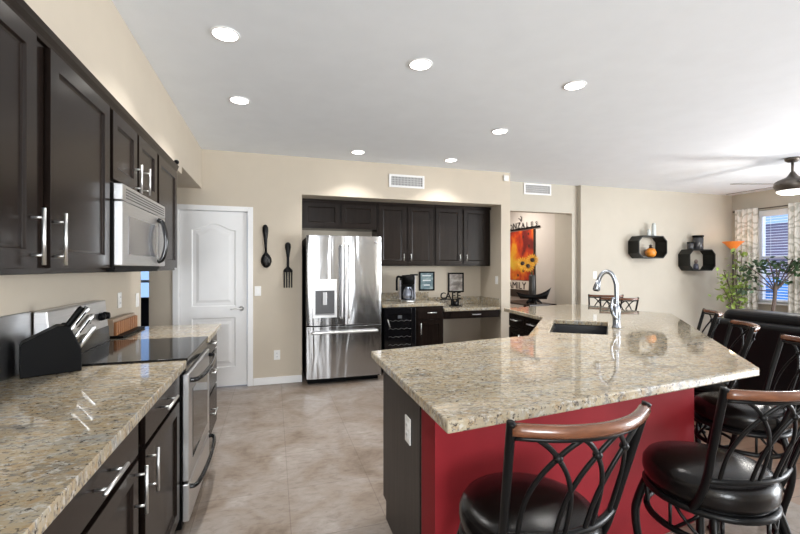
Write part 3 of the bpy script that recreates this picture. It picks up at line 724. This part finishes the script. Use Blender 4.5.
# sink
def inset_poly(P, d):
    n = len(P); out = []
    cx = sum(p[0] for p in P)/n; cy = sum(p[1] for p in P)/n
    for x, y in P:
        v = Vector((cx-x, cy-y)); out.append((x+v.x/v.length*d, y+v.y/v.length*d))
    return out
t = thing('kitchen_sink', 'dark undermount sink set into the angled island top', 'sink', (0, 0, 0))
o_ = inset_poly(hole, -.02); i_ = inset_poly(hole, .012); fl = inset_poly(hole, .035); m = MB(); n = 4
vs = [(x, y, .872) for x, y in o_]+[(x, y, .872) for x, y in i_]+[(x, y, .722) for x, y in fl]+[(x, y, .712) for x, y in inset_poly(hole, .02)]+[(x, y, .862) for x, y in o_]
fs = [(a*n+k, a*n+(k+1) % n, c*n+(k+1) % n, c*n+k) for a, c in ((0, 1), (1, 2), (3, 4), (4, 0)) for k in range(n)]+[(8, 9, 10, 11), (15, 14, 13, 12)]
m.add(vs, fs).build('basin', M['sink'], t)
MB().lathe([(.045, .7225), (.045, .727), (.03, .725), (.0, .724)], 20, Matrix.Translation((2.385, 2.78, 0))).build('drain', M['chrome'], t)
# faucet
t = thing('faucet', 'tall brushed steel gooseneck faucet behind the island sink', 'faucet', (2.615, 2.625, .915), math.radians(135))
MB().lathe([(.034, 0), (.034, .008), (.027, .018), (.028, .07), (.030, .12), (.024, .165), (.017, .185)], 24).build('base', M['faucet'], t)
MB().tube(cr([(0, 0, .15), (0, 0, .28), (.006, 0, .36), (.035, 0, .428), (.078, 0, .445), (.115, 0, .41), (.131, 0, .36)], 8), .0165, 12, up=(0, 1, 0)).build('spout', M['faucet'], t)
sh = MB().tube([(.128, 0, .375), (.135, 0, .345), (.144, 0, .305), (.146, 0, .293)], .022, 14, up=(0, 1, 0), scale=[.8, 1, 1.3, 1.2]).build('spray_head', M['faucet'], t)
MB().tube([(.1462, 0, .2925), (.147, 0, .287)], .020, 14, up=(0, 1, 0)).build('nozzle', M['blackp'], sh)
# lever on the side that shows left of the neck
MB().tube(cr([(.0, .026, .075), (.02, .055, .10), (.035, .075, .15), (.03, .072, .21), (.02, .066, .245)], 6), .011, 10, up=(1, 0, 0), scale=None).build('lever', M['faucet'], t)

# ------------------------------------------------------------------ bar stools
def P(s, h):
    w = .187+(.218-.187)*h; y = -.150+(-.232+.150)*h-(.055+.02*h)*(1-s*s)
    return Vector((w*s, y, .685+(1.0-.685)*h))
STG = 'bar stools around the island'
def make_stool(label):
    t = thing('bar_stool', label, 'stool', group=STG)
    MB().lathe([(.0, .566), (.19, .566), (.205, .578), (.213, .606), (.211, .634), (.198, .654), (.16, .668), (.08, .675), (.0, .676)], 40).build('seat', M['leather'], t)
    sf = MB(); sf.ring(.200, .552, .013, 36, 8); sf.ring(.197, .452, .012, 36, 8); sf.lathe([(.0, .556), (.19, .556), (.19, .564), (0, .564)], 28)
    lt = sf
    for k in range(8):
        a = 2*PI*k/8+PI/8
        def q(da, z): return (.198*math.cos(a+da), .198*math.sin(a+da), z)
        if k % 2 == 0:
            lt.tube([q(-.2, .545), q(-.1, .52), q(0, .5), q(.1, .48), q(.2, .46)], .006, 6); lt.tube([q(.2, .545), q(.1, .52), q(0, .5), q(-.1, .48), q(-.2, .46)], .006, 6)
        lt.tube([q(-.28, .55), q(-.28, .455)], .006, 6)
    sf.build('seat_frame', M['blackm'], t)
    for k in range(4):
        a = PI/4+k*PI/2; c, s_ = math.cos(a), math.sin(a)
        pr = [(.195, .548), (.222, .47), (.236, .40), (.226, .30), (.196, .18), (.186, .10), (.205, .03), (.232, .008)]
        MB().tube(cr([(r*c, r*s_, z) for r, z in pr], 5), .0155, 8, up=(-s_, c, 0)).build('leg', M['blackm'], t)
    MB().ring(.188, .215, .011, 36, 8).build('foot_ring', M['blackm'], t)
    for s_ in (-1, 1):
        pts = [(.178*s_, -.085, .548), (.184*s_, -.118, .60)]+[tuple(P(s_, h)) for h in (0, .35, .7, 1.0)]+[tuple(P(s_, 1.06))]
        MB().tube(cr(pts, 5), .0135, 8, up=(1, 0, 0), ry=.011).build('back_post', M['blackm'], t)
    MB().tube([P(-1+2*k/20, 0) for k in range(21)], .011, 8).build('lower_rail', M['blackm'], t)
    sec = [(-.012, -.014), (.012, -.014), (.015, -.005), (.014, .008), (.007, .014), (-.007, .014), (-.014, .008), (-.015, -.005)]
    MB().sweep([P(-.985+1.97*k/24, 1.0)+Vector((0, 0, .002)) for k in range(25)], sec).build('top_rail', M['railwood'], t)
    MB().tube([P(-.97+1.94*k/20, .93) for k in range(21)], .007, 8).build('upper_rail', M['blackm'], t)
    lt = MB()
    for c in (-.5, 0, .5):
        for sg in (-1, 1):
            pts = [P(c-sg*.235, .93), P(c-sg*.12, .865), P(c, .77), P(c+sg*.16, .60), P(c+sg*.27, .40), P(c+sg*.315, .2), P(c+sg*.325, 0)]
            lt.tube(cr(pts, 4), .0072, 8, up=(0, 1, 0), ry=.0055)
        lt.sphere(P(c, .77), .013, 8)
    lt.build('back_lattice', M['blackm'], t)
    return t
proto = make_stool('nearest black leather bar stool with walnut top rail, left in front of the red wall')
stools = [(.763, 1.118, 2, None),
          (1.575, 1.15, -3, 'black leather bar stool at the right end of the red wall'),
          (2.44, 1.60, 45, 'bar stool at the angled right edge, just behind the two front stools'),
          (2.86, 2.14, 47, 'middle bar stool of the angled right edge, between counter and sofa'),
          (3.44, 2.77, 47, 'farthest bar stool of the angled right edge, near the sofa end'),
          (4.28, 4.34, -30, 'bar stool behind the faucet, nearer of the two beyond the island'),
          (4.52, 4.82, -28, 'bar stool behind the faucet, farther of the two beyond the island')]
for i, (x, y, a, lb) in enumerate(stools):
    o = proto if i == 0 else copy_tree(proto)
    o.location = (x, y, 0); o.rotation_euler = (0, 0, math.radians(a))
    if lb: o['label'] = lb

# ------------------------------------------------------------------ sofa
t = thing('sofa', 'black leather sofa with its back to the bar stools', 'sofa', (4.45, 0, 0))
Y0, Y1 = .9, 3.22
MB().box(.06, .95, Y0+.02, Y1-.02, .06, .40).build('base', M['sofa'], t, .03)
MB().box(.0, .24, Y0, Y1, .05, .86).build('backrest', M['sofa'], t, .05, segs=4)
for k in range(3):
    a = Y0+.2+k*(Y1-Y0-.4)/3; c = a+(Y1-Y0-.4)/3-.01
    MB().box(.27, .95, a, c, .402, .52).build('seat_cushion', M['sofa'], t, .04, segs=4)
    MB().box(.10, .42, a-.0+(-.17 if k == 0 else 0), c+(.17 if k == 2 else 0), .70, .955).build('back_cushion', M['sofa'], t, .07, segs=5)
for y in (Y0, Y1-.2): MB().box(.245, .97, y, y+.2, .402, .64).build('arm', M['sofa'], t, .05, segs=4)
for x in (.1, .88):
    for y in (Y0+.1, Y1-.1): MB().lathe([(.025, .001), (.03, .06)], 12, Matrix.Translation((x, y, 0))).build('foot', M['darkwood'], t)

# ------------------------------------------------------------------ octagonal wall shelves
def octo(w, h, c):
    return [(-w+c, -h), (w-c, -h), (w, -h+c), (w, h-c), (w-c, h), (-w+c, h), (-w, h-c), (-w, -h+c)]
def shelf(x, z, label):
    D = .215; o1 = octo(.31, .19, .085); i1 = octo(.292, .172, .078); n = 8
    vs = [(a, -D, b) for a, b in o1]+[(a, -D, b) for a, b in i1]+[(a, 0, b) for a, b in o1]+[(a, 0, b) for a, b in i1]
    fs = []
    for k in range(n):
        q = (k+1) % n
        fs += [(k, q, n+q, n+k), (2*n+k, 3*n+k, 3*n+q, 2*n+q), (k, 2*n+k, 2*n+q, q), (n+k, n+q, 3*n+q, 3*n+k)]
    o = MB().add(vs, fs).build('wall_shelf', plain('shelf_black', (.006, .0065, .0055), .4, 0, .3), loc=(x, 5.568, z))
    return tag(o, label, 'shelf', 'octagonal wall shelves')
shelf(6.105, 1.738, 'left octagonal black wall shelf holding the orange ornament')
shelf(7.235, 1.525, 'right octagonal black wall shelf with dark jars on top')
def bottle(prof, x, y, z, mat, name, label, cat, parts=(), group=None):
    t = thing(name, label, cat, (x, y, z), 0, group)
    MB().lathe(prof, 18).build('body', mat, t)
    for nm, pf, mt in parts: MB().lathe(pf, 16).build(nm, mt, t)
pale = plain('frosted_candle_glass', (.62, .66, .66), .25)
amb = plain('jar_dark_glass', (.05, .05, .055), .15)
bottle([(.028, 0), (.03, .01), (.03, .09), (.02, .10)], 6.13, 5.46, 1.930, pale, 'glass_votive', 'short pale glass candle holder on top of the left wall shelf', 'candle holder', [('rim', [(.024, .1005), (.026, .115), (.0, .116)], pale)])
bottle([(.034, 0), (.036, .01), (.034, .19), (.024, .20)], 6.23, 5.45, 1.930, pale, 'glass_candle', 'tall pale glass candle holder on top of the left wall shelf', 'candle holder', [('rim', [(.028, .2005), (.03, .22), (.0, .221)], pale)])
org = plain('orange_glaze', (.75, .26, .03), .3, var=.3, vscale=25)
bottle([(.04, 0), (.075, .03), (.088, .08), (.07, .135), (.035, .155)], 6.16, 5.45, 1.568, org, 'ornament', 'round orange ornament inside the left wall shelf', 'ornament', [('stem', [(.03, .156), (.02, .19), (.03, .205), (.0, .22)], M['darkwood'])])
bottle([(.045, 0), (.05, .01), (.05, .10), (.042, .108)], 7.08, 5.46, 1.716, amb, 'dark_jar', 'small dark jar on top of the right wall shelf', 'jar', [('lid', [(.053, .109), (.053, .13), (.0, .132)], M['blackp'])])
bottle([(.075, 0), (.08, .01), (.082, .20), (.07, .215)], 7.25, 5.45, 1.716, amb, 'dark_jar', 'large dark jar on top of the right wall shelf', 'jar', [('lid', [(.088, .216), (.088, .25), (.0, .252)], M['blackp'])])
bottle([(.04, 0), (.045, .02), (.038, .09), (.025, .11)], 7.20, 5.45, 1.355, plain('figurine_glaze', (.06, .06, .09), .3), 'figurine', 'small dark figurine inside the right wall shelf', 'figurine', [('head', [(.012, .111), (.03, .13), (.032, .155), (.018, .18), (.0, .185)], plain('figurine_head', (.20, .15, .13), .4))])

# ------------------------------------------------------------------ hallway decorations (on the wall facing the kitchen)
def canvas_mat():
    m, nt, b = nmat('abstract_canvas')
    v = mapping(nt)
    n = noise(nt, v, 2.2, 3, .5, .3)
    c = ramp(nt, n, [(.38, (.13, .010, .008)), (.48, (.42, .035, .008)), (.55, (.60, .12, .01)), (.61, (.66, .27, .015)), (.70, (.70, .44, .04))]).outputs['Color']
    vo = nt.nodes.new('ShaderNodeTexVoronoi'); nt.links.new(v, vo.inputs['Vector']); vo.inputs['Scale'].default_value = 4.5
    k = ramp(nt, vo.outputs['Distance'], [(.10, (1, 1, 1)), (.17, (0, 0, 0))]).outputs['Color']
    c = mixc(nt, k, c, (.035, .012, .008))
    nt.links.new(c, b.inputs['Base Color']); b.inputs['Roughness'].default_value = .5
    return m
HX = 4.763
t = thing('canvas_painting', 'orange and red flower painting on the hallway wall', 'painting', (HX, 6.73, 1.14))
MB().box(-.035, -.002, 0, 1.05, 0, .985).build('canvas', canvas_mat(), t, .003)
MB().box(-.0345, -.002, -.022, -.0005, 0, .985).build('side_edge', M['darkwood'], t)
t = thing('word_board', 'cream and black board reading FAMILY under the painting', 'sign', (HX, 6.78, .80))
MB().box(-.03, -.002, 0, 1.0, .15, .325).build('board', plain('board_cream', (.70, .63, .55), .6), t, .002)
MB().box(-.032, -.002, -.02, 1.02, .0, .148).build('lower_board', M['darkwood'], t, .002)
text_mesh('FAMILY', .20, .004, 'lettering', M['darkwood'], t, (-.034, .56, .165), (PI/2, 0, -PI/2), sx=1.15)
t = thing('metal_word_art', 'black scrolled metal name art above the orange painting', 'sign', (HX, 6.56, 2.145))
MB().box(-.03, -.004, 0, 1.25, 0, .035).build('bar', M['blackm'], t, .003)
for k, (ch, sz, dy) in enumerate((('S', .15, .02), ('E', .17, .03), ('L', .18, .03), ('A', .19, .03), ('Z', .22, .03), ('N', .22, .03), ('O', .19, .03), ('G', .22, .03))):
    text_mesh(ch, sz*.8, .003, 'letter', M['blackm'], t, (-.018, .10+k*.145, .037), (PI/2, 0, -PI/2))
MB().tube(cr([(-.018, .60, .17), (-.018, .58, .24), (-.018, .62, .28)], 5), .008, 6).tube(cr([(-.018, .60, .17), (-.018, .64, .22), (-.018, .69, .24)], 5), .008, 6).build('leaf_scroll', M['blackm'], t)
t = thing('console_table', 'dark console table in the hallway under the painting', 'table', (4.41, 6.40, 0))
MB().box(-.28, .26, -.42, .5, .735, .765).build('table_top', M['darkwood'], t, .004)
for x in (-.24, .22):
    for y in (-.38, .46): MB().box(x-.02, x+.02, y-.02, y+.02, .001, .734).build('leg', M['darkwood'], t, .003)
vx, vy = 4.36, 6.23
t = thing('sunflower_vase', 'tall dark vase of three sunflowers in the hallway opening', 'vase', (vx, vy, .767)); FS = 1.3
MB().lathe([(.05, 0), (.06, .02), (.065, .25), (.06, .48), (.055, .50), (.045, .48)], 14).build('vase', plain('vase_dark', (.025, .022, .02), .35), t)
yel = plain('petal_orange', (.78, .38, .03), .6, var=.15, vscale=30)
ud = Vector((-.56, -.83, 0)).normalized(); sd = Vector((ud.y*-1, ud.x, 0)); 
for q, zz in ((-.165, .70), (-.075, .655), (-.005, .755)):
    c = Vector((0, 0, zz))+ud*.07+Vector((.83, -.56, 0))*q
    st = MB().tube(cr([(0, 0, .48), tuple(Vector((0, 0, .56))+(c-Vector((0, 0, .56)))*.5), tuple(c)], 4), .006, 6).build('stem', plain('stem_green', (.05, .09, .02), .6), t)
    R_ = ud.to_track_quat('Z', 'Y').to_matrix().to_4x4(); R_ = R_ @ Matrix.Scale(FS, 4); R_.translation = c
    m = MB()
    for k in range(16):
        a = 2*PI*k/16; ca, sa = math.cos(a), math.sin(a); cb, sb = math.cos(a+.16), math.sin(a+.16); cc, sc = math.cos(a-.16), math.sin(a-.16)
        m.add([(.03*cc, .03*sc, .012), (.03*cb, .03*sb, .012), (.065*cb, .065*sb, .024), (.092*ca, .092*sa, .018), (.065*cc, .065*sc, .024), (.05*ca, .05*sa, .0)], [(0, 1, 2, 3, 4), (1, 0, 5), (2, 1, 5), (3, 2, 5), (4, 3, 5), (0, 4, 5)], False, R_)
    fl_ = m.build('flower', yel, st)
    MB().lathe([(.028, .012), (.026, .024), (.0, .03)], 16, R_).build('flower_centre', M['darkwood'], fl_)
t = thing('decorative_bowl', 'black boat shaped bowl on star feet beside the sunflower vase', 'bowl', (4.26, 6.06, .767), math.radians(-34)); t.scale = (1.2, 1.2, 1.35)
n = 12; vs = []; fs = []
for k in range(n+1):
    u = -1+2*k/n; x = .24*u; h = .115+.10*max(0, u)**2+.04*max(0, -u)**2; wd = .085*(1-abs(u)**2.2)+.004
    vs += [(x, -wd, h), (x*.75, -wd*.4, .065), (x*.75, wd*.4, .065), (x, wd, h), (x*.97, wd*.8, h-.008), (x*.97, -wd*.8, h-.008)]
for k in range(n):
    for j in range(6): fs.append((6*k+j, 6*k+(j+1) % 6, 6*k+6+(j+1) % 6, 6*k+6+j))
fs += [tuple(range(6)), tuple(6*n+j for j in range(5, -1, -1))]
MB().add(vs, fs, True).build('bowl', M['blackm'], t)
for k in range(5):
    a = 2*PI*k/5; MB().tube([(.0, 0, .07), (.06*math.cos(a), .06*math.sin(a), .05), (.115*math.cos(a), .115*math.sin(a), .012)], .018, 6, scale=[1, 1.2, .6]).build('foot', M['blackm'], t)

# ------------------------------------------------------------------ side room glimpse
t = thing('side_chair', 'dark chair back glimpsed under the bright side room window', 'chair', (-1.75, 6.75, 0))
MB().box(-.26, .26, -.24, .24, .40, .47).build('seat', M['carpetdark'], t, .02)
MB().box(-.26, .26, .18, .24, .475, .95).build('backrest', M['carpetdark'], t, .02)
for x in (-.23, .23):
    for y in (-.21, .21): MB().box(x-.02, x+.02, y-.02, y+.02, .001, .399).build('leg', M['carpetdark'], t)

# ------------------------------------------------------------------ recessed lights
RL = [(-.265, 2.57, 'recessed ceiling light nearest the left wall cabinets'), (-.26, 3.55, 'recessed ceiling light in front of the pantry door'),
      (.935, 2.57, 'recessed ceiling light at the middle of the front row'), (2.135, 2.53, 'recessed ceiling light at the right of the front row, over the island'),
      (2.145, 3.60, 'recessed ceiling light over the island sink side, second row'), (.947, 4.74, 'recessed ceiling light above the refrigerator'),
      (2.135, 4.75, 'recessed ceiling light in front of the tall niche cabinets')]
for x, y, lb in RL:
    t = thing('recessed_light', lb, 'ceiling light', (x, y, CZ), 0, 'recessed ceiling lights')
    MB().lathe([(.068, -.002), (.069, -.007), (.080, -.005), (.082, -.001)], 28).build('trim_ring', M['white'], t)
    MB().lathe([(.0675, -.0055), (.0675, -.0035), (.0, -.003)], 24).build('lens', M['lens'], t)
    area('can_lamp', (x, y, CZ-.013), (0, 0, 0), .115, .115, 5.2, (1, .98, .955), 'DISK', math.radians(112))
area('hall_fill', (3.95, 6.9, CZ-.02), (0, 0, 0), .15, .15, 17, (1, .94, .87), 'DISK')  # unseen lamp added to brighten the hallway
fl = bpy.data.lights.new('fan_lamp', 'POINT'); fl.energy = 22; fl.color = (1, .97, .92); fl.shadow_soft_size = .10
fo = bpy.data.objects.new('fan_lamp', fl); COL.objects.link(fo); fo.location = (6.12, 3.42, CZ-.56)

# ------------------------------------------------------------------ ceiling fan
t = thing('ceiling_fan', 'bronze ceiling fan with thin blades and frosted light over the living room', 'ceiling fan', (6.12, 3.42, CZ))
br = plain('fan_bronze', (.13, .115, .10), .35, .8)
MB().lathe([(.075, -.002), (.072, -.03), (.045, -.05), (.018, -.055)], 24).build('canopy', br, t)
MB().lathe([(.014, -.04), (.014, -.20)], 12).build('downrod', br, t)
MB().lathe([(.02, -.17), (.035, -.20), (.06, -.235), (.14, -.27), (.175, -.295), (.18, -.35), (.165, -.375), (.16, -.40), (.0, -.40)], 32).build('motor_housing', br, t)
MB().lathe([(.155, -.402), (.15, -.42), (.11, -.44), (.05, -.449), (.0, -.451)], 28).build('light_bowl', M['fanlens'], t)
for k in range(5):
    a = math.radians(163+72*k)
    m = MB(); n = 8; vs = []; fs = []
    for i in range(n+1):
        u = i/n; r = .15+.60*u; wd = .038+.022*math.sin(PI*min(1, u*1.1)*.6)-.03*max(0, u-.85)/.15
        tz = -math.tan(math.radians(9))
        for s_ in (-1, 1): vs += [(r, s_*wd, -.325+s_*wd*tz), (r, s_*wd, -.319+s_*wd*tz)]
    for i in range(n):
        o = 4*i
        fs += [(o, o+4, o+6, o+2), (o+1, o+3, o+7, o+5), (o, o+1, o+5, o+4), (o+2, o+6, o+7, o+3)]
    fs += [(0, 2, 3, 1), (4*n, 4*n+1, 4*n+3, 4*n+2)]
    m.add(vs, fs).build('blade', plain('fan_blade', (.07, .06, .055), .4) if k == 0 else bpy.data.materials['fan_blade'], t, rot=a)

# ------------------------------------------------------------------ blinds, curtains, rod
t = thing('window_blinds', 'white horizontal blinds in the living room window', 'blinds', (8.285, 0, 0))
s = MB(); z = WZ0+.06
while z < WZ1-.12:
    s.box(-.022, .022, WY0+.03, WY1-.03, -.0015, .0015, Matrix.Translation((0, 0, z)) @ Matrix.Rotation(math.radians(-10), 4, 'Y')); z += .047
s.build('slats', plain('slat_white', (.72, .72, .80), .5), t)
MB().box(-.03, .025, WY0+.02, WY1-.02, WZ1-.11, WZ1-.01).build('headrail', M['white'], t, .004)
for y in (WY0+.2, WY1-.2): MB().tube([(-.024, y, WZ0+.03), (-.024, y, WZ1-.1)], .002, 5).build('cord', M['white'], t)
MB().box(-.022, .022, WY0+.03, WY1-.03, WZ0+.02, WZ0+.04).build('bottom_rail', M['white'], t, .003)
t = thing('curtain_rod', 'thin dark curtain rod above the living room window', 'curtain rod', (8.205, 0, 2.43))
MB().tube([(0, 3.6, 0), (0, 5.48, 0)], .010, 10).build('rod', br, t)
MB().sphere((0, 5.495, 0), .022, 10).build('finial', br, t)
MB().box(0, .063, 5.42, 5.44, -.01, .01).build('bracket', br, t)
def curtain_mat():
    m, nt, b = nmat('leaf_curtain')
    wv = nt.nodes.new('ShaderNodeTexWave'); wv.wave_type = 'BANDS'; wv.bands_direction = 'Z'
    nt.links.new(mapping(nt, (1, 1, 1)), wv.inputs['Vector']); wv.inputs['Scale'].default_value = 2.6; wv.inputs['Distortion'].default_value = 9; wv.inputs['Detail'].default_value = 2; wv.inputs['Detail Scale'].default_value = 2.2
    c = ramp(nt, wv.outputs['Fac'], [(.35, (.80, .79, .76)), (.60, (.76, .745, .70)), (.85, (.56, .56, .51))]).outputs['Color']
    nt.links.new(c, b.inputs['Base Color']); b.inputs['Roughness'].default_value = .9
    b.inputs['Transmission Weight'].default_value = 0
    return m
cm = curtain_mat()
def curtain(y0, y1, label):
    m = MB(); n = 70; vs = []; fs = []
    zs = [.05, .6, 1.2, 1.8, 2.40, 2.45]
    for z in zs:
        for k in range(n+1):
            u = k/n; x = 8.152+.032*math.sin(u*PI*2*max(3, (y1-y0)/.085))*(.75+.25*(2.45-z)/2.4)
            vs.append((x, y0+(y1-y0)*u, z))
    for r in range(len(zs)-1):
        for k in range(n): fs.append((r*(n+1)+k, r*(n+1)+k+1, (r+1)*(n+1)+k+1, (r+1)*(n+1)+k))
    o = m.add(vs, fs, True).build('curtain', cm)
    so = o.modifiers.new('thick', 'SOLIDIFY'); so.thickness = .003
    return tag(o, label, 'curtain', 'living room curtains')
curtain(5.06, 5.44, 'pale leaf patterned curtain left of the window blinds')
curtain(4.02, 4.62, 'pale leaf patterned curtain right of the window blinds, at the photo edge')

# ------------------------------------------------------------------ torchiere lamp
t = thing('floor_lamp', 'torchiere floor lamp with amber glass bowl in the living room corner', 'lamp', (7.78, 5.22, 0))
MB().lathe([(.14, .001), (.14, .015), (.05, .03), (.018, .05)], 24).build('base', br, t)
MB().lathe([(.011, .045), (.011, 1.66), (.02, 1.67), (.028, 1.70), (.02, 1.72)], 14).build('pole', br, t)
MB().lathe([(.03, 1.715), (.055, 1.735), (.10, 1.79), (.155, 1.845), (.160, 1.852), (.148, 1.847), (.095, 1.798), (.05, 1.75), (.02, 1.735)], 32).build('lamp_shade', emis('amber_glass', (.75, .20, .03), .22), t)
pl = bpy.data.lights.new('torchiere_bulb', 'POINT'); pl.energy = .8; pl.color = (1, .75, .45); pl.shadow_soft_size = .05
po = bpy.data.objects.new('torchiere_bulb', pl); COL.objects.link(po); po.location = (7.78, 5.22, 1.90)

# ------------------------------------------------------------------ plants
def leafy(t, tips, n, spread, mat, size, zs=.8):
    m = MB()
    for _ in range(n):
        c = Vector(random.choice(tips)); p = c+Vector((random.gauss(0, spread), random.gauss(0, spread), random.gauss(0, spread*zs)))
        d = Vector((random.uniform(-1, 1), random.uniform(-1, 1), random.uniform(-1, .3))).normalized(); u = d.orthogonal().normalized()
        u.rotate(Matrix.Rotation(random.uniform(0, 6.28), 3, d)); L = size*random.uniform(.7, 1.2); nn = d.cross(u)
        m.add([p, p+d*L*.35+u*L*.26+nn*L*.05, p+d*L*.7+u*L*.2+nn*L*.04, p+d*L, p+d*L*.7-u*L*.2+nn*L*.04, p+d*L*.35-u*L*.26+nn*L*.05, p+d*L*.5-nn*L*.02], [(0, 1, 6), (1, 2, 6), (2, 3, 6), (3, 4, 6), (4, 5, 6), (5, 0, 6)])
    return m.build('foliage', mat, t)
def pot(t, r=.16, h=.30):
    MB().lathe([(r*.75, .001), (r, h), (r*1.06, h), (r*1.06, h+.03), (r*.92, h+.03), (r*.85, h-.03), (0, h-.03)], 24).build('pot', M['darkwood'], t)
g1 = plain('leaf_light_green', (.27, .38, .08), .45, var=.35, vscale=8); g2 = plain('leaf_dark_green', (.035, .075, .03), .4, var=.4, vscale=8)
bark = plain('bark', (.12, .09, .075), .8)
t = thing('potted_vine', 'light green leafy potted tree growing around the torchiere lamp', 'plant', (7.50, 4.98, 0))
pot(t)
st = MB(); tips = []
for k, (dx, dy, dz) in enumerate(((-.34, -.02, 1.05), (-.22, 0, 1.22), (.02, .03, 1.5), (.14, 0, 1.62), (.20, -.05, 1.2), (-.05, 0, 1.0), (.02, .0, 1.65), (.10, -.03, .95), (-.3, 0, 1.35), (.2, 0, 1.4))):
    path = cr([(random.uniform(-.03, .03), random.uniform(-.03, .03), .27), (dx*.35, dy*.3, .30+dz*.42), (dx, dy, dz)], 5)
    st.tube(path, .006, 6); tips += [path[-1], path[-3], path[-5]]
st.build('stem', bark, t)
leafy(t, tips, 210, .065, g1, .095)
t = thing('potted_ficus', 'dark green potted ficus tree in front of the living room window', 'plant', (7.55, 4.42, 0))
pot(t, .18, .33)
tr = MB(); tr.tube(cr([(-.08, 0, .30), (-.09, .01, .6), (-.05, 0, .95), (.0, .02, 1.15)], 6), .026, 8)
tips = []
for dx, dy, dz in ((-.26, .26, 1.42), (-.16, .2, 1.50), (-.05, .10, 1.52), (.05, -.02, 1.48), (.10, -.15, 1.52), (.15, -.30, 1.60), (-.02, .0, 1.40), (-.24, .30, 1.28), (.08, -.22, 1.46), (.20, -.42, 1.62), (.02, -.08, 1.2), (-.3, .34, 1.05)):
    path = cr([(-.02, .01, 1.02), (dx*.5, dy*.5, 1.0+(dz-1.0)*.6), (dx, dy, dz)], 5); tr.tube(path, .009, 6); tips += [path[-1], path[-2], path[-4]]
tr.build('trunk', bark, t)
leafy(t, tips, 260, .06, g2, .09, .5)
